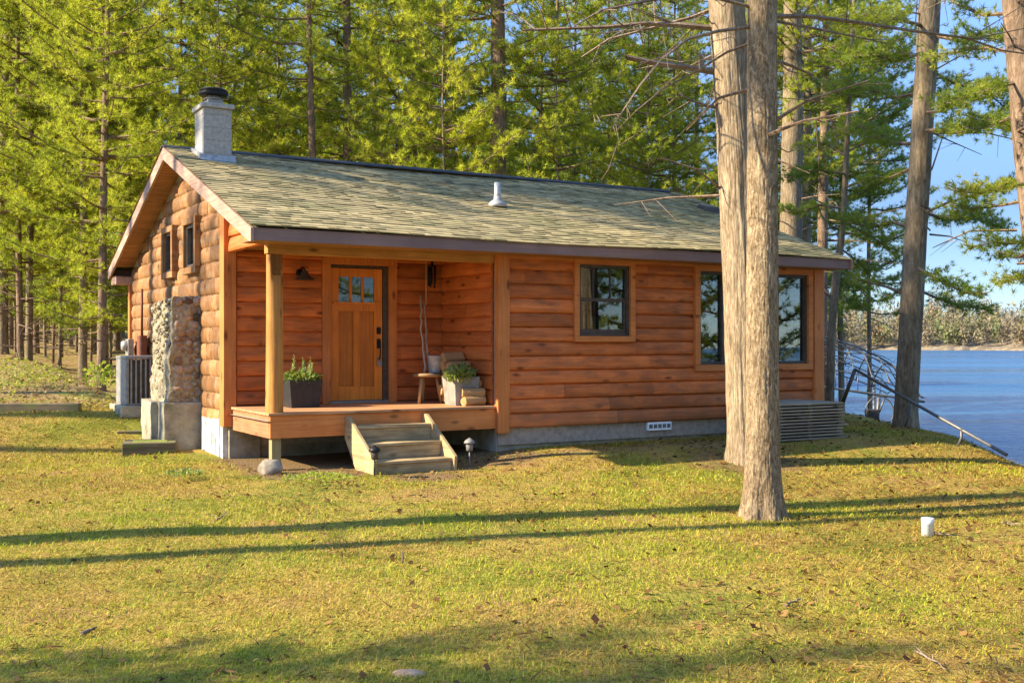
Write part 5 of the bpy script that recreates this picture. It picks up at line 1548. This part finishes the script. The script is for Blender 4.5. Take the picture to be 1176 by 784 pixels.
ts, os_ = lake_tree('slim grey trunk forking beside the right end of the cabin', (953, 452), 22.5, [(460, 953, 10), (380, 955, 9), (320, 960, 9), (260, 968, 7), (160, 973, 6)], 4.0, 'bark_grey', None, Hh=11)
bough_tree(ts, os_, 22.5, [
    {'p': [(956, 345, 0), (944, 330, .2), (938, 318, .3), (936, 300, .4)], 'w': .3, 's': .5, 'r': .034},
    {'p': [(968, 255, 0), (995, 268, .5), (1020, 285, 1.0), (1040, 290, 1.4)], 'w': .8, 'r': .03},
    {'p': [(971, 215, 0), (1000, 205, -.5), (1025, 200, -1)], 'w': .8, 'r': .03},
    {'p': [(969, 240, 0), (945, 235, .5), (915, 245, 1), (885, 240, 1.4)], 'w': .8, 'r': .03},
    {'p': [(972, 180, 0), (950, 165, .6), (925, 170, 1.2)], 'w': .8, 'r': .025},
    {'p': [(972, 175, 0), (1000, 160, .6), (1022, 165, 1.0)], 'w': .7, 'r': .025},
    {'p': [(965, 285, 0), (985, 300, .5), (1005, 322, 1.0), (1018, 345, 1.3)], 'w': .45, 'r': .025},
    {'p': [(972, 200, 0), (940, 195, -.5), (905, 205, -1.2)], 'w': .8, 'r': .025},
    {'p': [(973, 130, 0), (973, 90, 0), (973, 60, 0)], 'w': .7, 's': .05, 'r': .03},
    {'p': [(962, 305, 0), (975, 318, -.4), (990, 335, -.8), (1002, 352, -1)], 'w': .4, 'r': .02},
], 380, tone=.55)
for (px, Y, wp, cr, sc, dz, lb) in [(915, 34, 6, 'tall1', .95, -1.0, 'bushy pine filling the gap right of the two large trunks'), (1000, 33, 5, 'dark1', .9, 2.2, 'dark pine with layered boughs behind the slim forking trunk'), (968, 38, 7, 'dark1', 1.0, 2.5, 'dark tall pine at the water side behind the cabin')]:
    tree('pine_tree', lb, px, Y, wp, 0, cr, sc, dz, 'bark_grey', LK, X=min((px - 588) / F * Y, 9.5)) if False else tree('pine_tree', lb, px, Y, wp, 0, cr, sc, dz, 'bark_grey', LK)

# ---- trees beyond the frame: they throw the long shadows and stand in the window reflections
OFF = 'pines around the lawn outside the photo'
for (x, y, d, cr, sc, dz, lb) in [
    (-9.6, 7.75, .52, 'high1', 1.0, 2.0, 'stout pine left of the lawn whose trunk throws the wide shadow line'),
    (-10.4, 6.35, .27, 'high1', .95, 2.5, 'slim pine left of the lawn whose trunk throws the narrow shadow line'),
    (-21, 13.4, .4, 'high1', .95, 4.2, 'pine far left of the lawn shading the cabin roof'),
    (-25.5, 13.6, .4, 'high1', 1.0, 6.0, 'taller pine far left of the lawn shading the ridge'),
    (-19, 19.0, .35, 'thin1', 1.0, -1.0, 'pine at the forest edge shading the gable wall'),
    (-16, .9, .35, 'thin1', .8, -3.0, 'sparse pine left of the photographer'),
    (-19, .2, .35, 'thin1', .8, -2.0, 'sparse pine behind the photographer on the left'),
    (-22, -2.0, .35, 'thin1', .8, -2.0, 'sparse pine farther behind the photographer on the left'),
    (-22, 11.3, .35, 'thin1', 1.0, 6.0, 'thin crowned pine left of the lawn dappling the roof'),
    (-18, 14.4, .4, 'high1', .85, 3.6, 'tall pine left of the lawn shading the roof near the chimney'),
    (-9.6, 3.3, .15, 'young1', .62, 0.0, 'small young pine just left of the photographer'),
    (-22.5, 13.2, .4, 'tall2', 1.0, 9.5, 'very tall bushy pine left of the lawn shading the right end of the roof'),
    (-27, 44, .32, 'tall2', 1.0, -1.0, 'pine of the left forest just beyond the photo edge'),
    (-33, 50, .3, 'tall1', 1.1, -1.0, 'pine of the left forest farther beyond the photo edge'),
    (-38, 56, .3, 'tall3', 1.1, -1.0, 'pine of the left forest well beyond the photo edge'),
    (-31, 60, .3, 'dark1', 1.1, -1.0, 'dark pine of the left forest beyond the photo edge'),
    (-43, 50, .3, 'tall2', 1.0, -1.5, 'outermost pine of the left forest'),
    (-46, 62, .3, 'dark1', 1.1, -1.0, 'outermost dark pine of the left forest'),
    (-38, 66, .3, 'tall1', 1.1, -1.5, 'back pine of the left forest beyond the photo edge'),
    (9.3, 11.2, .22, 'young2', 1.0, 0.0, 'young pine on the bank mirrored in the picture window'),
    (9.5, 13.4, .2, 'young1', 1.05, 0.0, 'smaller young pine on the bank mirrored in the picture window'),
    (10.2, 15.6, .25, 'dark2', .8, -.5, 'dark young pine on the bank mirrored in the cabin windows'),
    (9.6, 3.0, .4, 'high1', .9, -2.0, 'pine on the bank right of the lawn'),
    (12.0, 6.0, .35, 'tall2', .8, -2.0, 'pine low on the bank right of the lawn'),
    (11.5, -2.5, .4, 'tall1', .9, -1.0, 'bushy pine on the bank behind the photographer'),
    (10.0, -8, .4, 'tall2', .9, 0.0, 'tall pine on the bank well behind the photographer')]:
    tree('pine_tree', lb, 0, y, d, 0.0, cr, sc, dz, 'bark_far', OFF, X=x)

# shrubs and sprigs
def shrub(label, px, py, n, spread, hgt, leaf, seed, tones=(.3, 1), mat='shrub', cat='shrub', group=None):
    X, Y = ground_pt(px, py)
    o = leafy(None, 'leafy_shrub', (0, 0, .05), n, spread, hgt, leaf, tones, M[mat], seed); o.location = (X, Y, h1(X, Y)); tag(o, label, cat, group)
shrub('bright green low bush at the foot of the stout pine left of the cabin', 92, 440, 800, .9, .9, .085, 51)
shrub('small bright green bush at the forest edge near the left photo edge', 33, 446, 420, .5, .5, .08, 52)
shrub('low green bush under the two close trunks in the left forest', 55, 400, 500, 1.6, .8, .16, 53, (0, .5))
shrub('small green sprig in front of the tall slender pine', 112, 448, 160, .3, .6, .1, 54)
shrub('dark green weed tuft in the lawn left of the boulder', 213, 551, 200, .20, .08, .04, 55, (.5, .9), 'herb', 'weed')
shrub('green weed tuft beside the dark path light', 365, 556, 300, .40, .07, .035, 56, (.4, .8), 'shrub', 'weed')
# ------------------------------------------------------------------ lawn blades
def lawn():
    rng = np.random.default_rng(12)
    N = 420000
    Y = 3.6 + (20.5 - 3.6) * rng.random(N) ** 1.75
    X = (rng.random(N) * 2 - 1) * (.62 * Y + .8)
    keep = X < crest(Y) + .6
    u, v = uv_of(X, Y)
    keep &= ~((v > .45) & (u > .3) & (u < 9.9)) & ~((v > 2.2) & (u > -.1) & (u < 9.9)) & ~((u > -.45) & (v > 3.4) & (v < 5.2) & (u < .4))
    keep &= ~((u > 1.35) & (u < 2.55) & (v > -.42) & (v < .5)) & ~((u > 7.75) & (u < 9.2) & (v > -.7))
    s = soil_at(X, Y); l = litter_at(X, Y)
    bare = .12 + np.clip(4.2 * (fbm(X * .75, Y * .75, 4, 77) - .06 + .10 * ss(1.6, .4, np.hypot(X - 2.4, (Y - 10.4) * .8)) + .10 * ss(1.5, .5, np.hypot(X - 3.2, (Y - 14.6) * .8)) + .05 * ss(1.5, 4, X)), 0, .85)
    keep &= rng.random(N) > np.clip(s * 1.0 + (l > .5) * .35 + bare, 0, .93)
    X, Y = X[keep], Y[keep]; n = len(X)
    Z = H(X, Y)
    big = fbm(X * .55, Y * .55, 4, 31) ; mid = fbm(X * 2.6, Y * 2.6, 3, 47); 
    green = .50 + 2.6 * big + 1.6 * mid - .05 * np.clip(X - 1, 0, 5)
    isg = rng.random(n) < np.clip(green, .08, .92)
    dense = rng.random(n) < np.clip(.75 + .8 * mid, .3, 1)
    tone = np.where(isg, rng.uniform(.55, 1.0, n), rng.uniform(.12, .52, n))
    brown = np.clip(5 * (fbm(X * .9, Y * .9, 4, 113) - .06 + .09 * ss(2.0, .5, np.hypot(X - 2.4, (Y - 10.4) * .8)) + .09 * ss(1.8, .5, np.hypot(X - 3.2, (Y - 14.6) * .8)) + .07 * ss(1.2, 4, X) + .05 * ss(11, 13, Y)), 0, .75)
    isb = rng.random(n) < brown
    tone = np.where(isb, rng.uniform(0, .36, n), tone)
    far = np.clip((Y - 5) / 10, 0, 1)
    ln = np.where(isg, rng.uniform(.016, .046, n), rng.uniform(.018, .07, n)) * (1 + .5 * far) * np.where(dense, 1, .6)
    wd = rng.uniform(.003, .0065, n) * (1 + 1.3 * far)
    a = rng.uniform(0, 2 * np.pi, n); lean = np.where(isg, rng.uniform(.1, 1.0, n), rng.uniform(.8, 2.6, n))
    d = np.stack([np.cos(a) * lean, np.sin(a) * lean, np.ones(n)], 1); d /= np.linalg.norm(d, axis=1)[:, None]
    b = a + np.pi / 2 + rng.normal(0, .5, n); sd = np.stack([np.cos(b), np.sin(b), np.zeros(n)], 1)
    P = np.stack([X, Y, Z - .003], 1)
    A = P - sd * wd[:, None] / 2; B = P + sd * wd[:, None] / 2
    Mi = P + d * ln[:, None] * .6; C = P + d * ln[:, None] + np.stack([np.cos(a), np.sin(a), -np.ones(n) * .6], 1) * (ln * .25)[:, None]
    V = np.stack([A, B, Mi + sd * wd[:, None] * .35, C, Mi - sd * wd[:, None] * .35], 1).reshape(-1, 3)
    o = np.arange(n) * 5
    me_ = bpy.data.meshes.new('lawn_grass')
    T = np.stack([o, o + 1, o + 2, o, o + 2, o + 4, o + 4, o + 2, o + 3], 1).reshape(-1, 3)
    me_ = np_mesh('lawn_grass', V, T, M['grass'], tone=np.repeat(tone, 3))
    tag(link('lawn_grass', me_), 'patchy green and straw coloured lawn in front of the cabin', 'grass', kind='stuff')
lawn()
def litter():
    """pine needles and dry leaves strewn over the lawn and the forest edge"""
    rng = np.random.default_rng(5); N = 70000
    Y = 4 + 22 * rng.random(N) ** 1.6; X = (rng.random(N) * 2 - 1) * (.6 * Y + .5)
    u, v = uv_of(X, Y)
    dens = .14 + 1.9 * np.clip(fbm(X * .75, Y * .75, 4, 77) - .04 + .12 * ss(1.6, .4, np.hypot(X - 2.4, (Y - 10.4) * .8)) + .12 * ss(1.5, .5, np.hypot(X - 3.2, (Y - 14.6) * .8)) + .06 * ss(1.5, 4, X), 0, 1) + .9 * litter_at(X, Y) + .5 * soil_at(X, Y) + .08 * np.clip(X, 0, 4)
    keep = (rng.random(N) < dens) & (X < crest(Y)) & ~((v > .5) & (u > .3) & (u < 9.9)) & ~((u > 1.35) & (u < 2.55) & (v > -.42) & (v < .5))& ~((u > 7.75) & (u < 9.2) & (v > -.7))
    X, Y = X[keep], Y[keep]; n = len(X); P = np.stack([X, Y, H(X, Y) + rng.uniform(.008, .03, n)], 1)
    a = rng.uniform(0, 6.28, n); d = np.stack([np.cos(a), np.sin(a), rng.normal(0, .25, n)], 1); s = np.stack([-np.sin(a), np.cos(a), rng.normal(0, .35, n)], 1)
    leaf = rng.random(n) < .2
    l = np.where(leaf, rng.uniform(.02, .045, n), rng.uniform(.05, .13, n))[:, None] * (1 + .04 * Y[:, None]); w_ = np.where(leaf, rng.uniform(.012, .022, n), rng.uniform(.0015, .0035, n))[:, None] * (1 + .05 * Y[:, None])
    V = np.stack([P - d * l * .5, P + s * w_, P + d * l * .5, P - s * w_], 1).reshape(-1, 3)
    m = leafmat('dry_litter', [(0, (.045, .02, .008)), (.5, (.15, .07, .02)), (1, (.31, .17, .05))], .1)
    tag(link('leaf_litter', np_mesh('leaf_litter', V, np.arange(4 * n).reshape(-1, 4), m, tone=rng.random(n))), 'brown pine needles and dry leaves strewn over the lawn', 'leaf litter', kind='stuff')
litter()

def undergrowth():
    """low plants, seedlings and dead leaves on the forest floor left of the cabin"""
    rng = np.random.default_rng(15); N = 60000
    Y = 18 + 42 * rng.random(N) ** 1.3; X = -.30 * Y - rng.random(N) * (.26 * Y + 2)
    u, v = uv_of(X, Y)
    c = fbm(X * .5, Y * .5, 3, 63)
    keep = (v > 6.5) & (u < 0) & (rng.random(N) < np.clip(.30 + 2.2 * c, .04, 1)) & (litter_at(X, Y) > .3)
    X, Y, c = X[keep], Y[keep], c[keep]; n = len(X)
    green = (rng.random(n) < np.clip(.30 + 2.2 * c, .06, .9)); hgt = np.where(green, .04 + .16 * rng.random(n) ** 2 * np.clip(1 + 4 * c, .3, 3), .02 + .05 * rng.random(n))
    P = np.stack([X, Y, H(X, Y) + hgt], 1)
    a = rng.uniform(0, 6.28, n); el = np.where(green, rng.uniform(-.2, 1.0, n), rng.normal(0, .3, n))
    d = np.stack([np.cos(a) * np.cos(el), np.sin(a) * np.cos(el), np.sin(el)], 1); s = np.cross(d, rng.normal(size=(n, 3))); s /= np.linalg.norm(s, axis=1)[:, None]
    l = (rng.uniform(.04, .10, n) * (1 + .012 * (Y - 18)))[:, None]
    V = np.stack([P - d * l * .5, P + s * l * .22, P + d * l * .5, P - s * l * .22], 1).reshape(-1, 3)
    m = leafmat('forest_floor_leaves', [(0, (.09, .05, .025)), (.25, (.30, .19, .08)), (.45, (.46, .34, .16)), (.5, (.14, .18, .025)), (.75, (.30, .33, .04)), (1, (.44, .43, .08))], .3)
    tone = np.where(green, rng.uniform(.52, 1, n), rng.uniform(0, .45, n))
    tag(link('undergrowth', np_mesh('undergrowth', V, np.arange(4 * n).reshape(-1, 4), m, tone=tone)), 'low green plants and dead leaves on the forest floor left of the cabin', 'undergrowth', kind='stuff')
undergrowth()
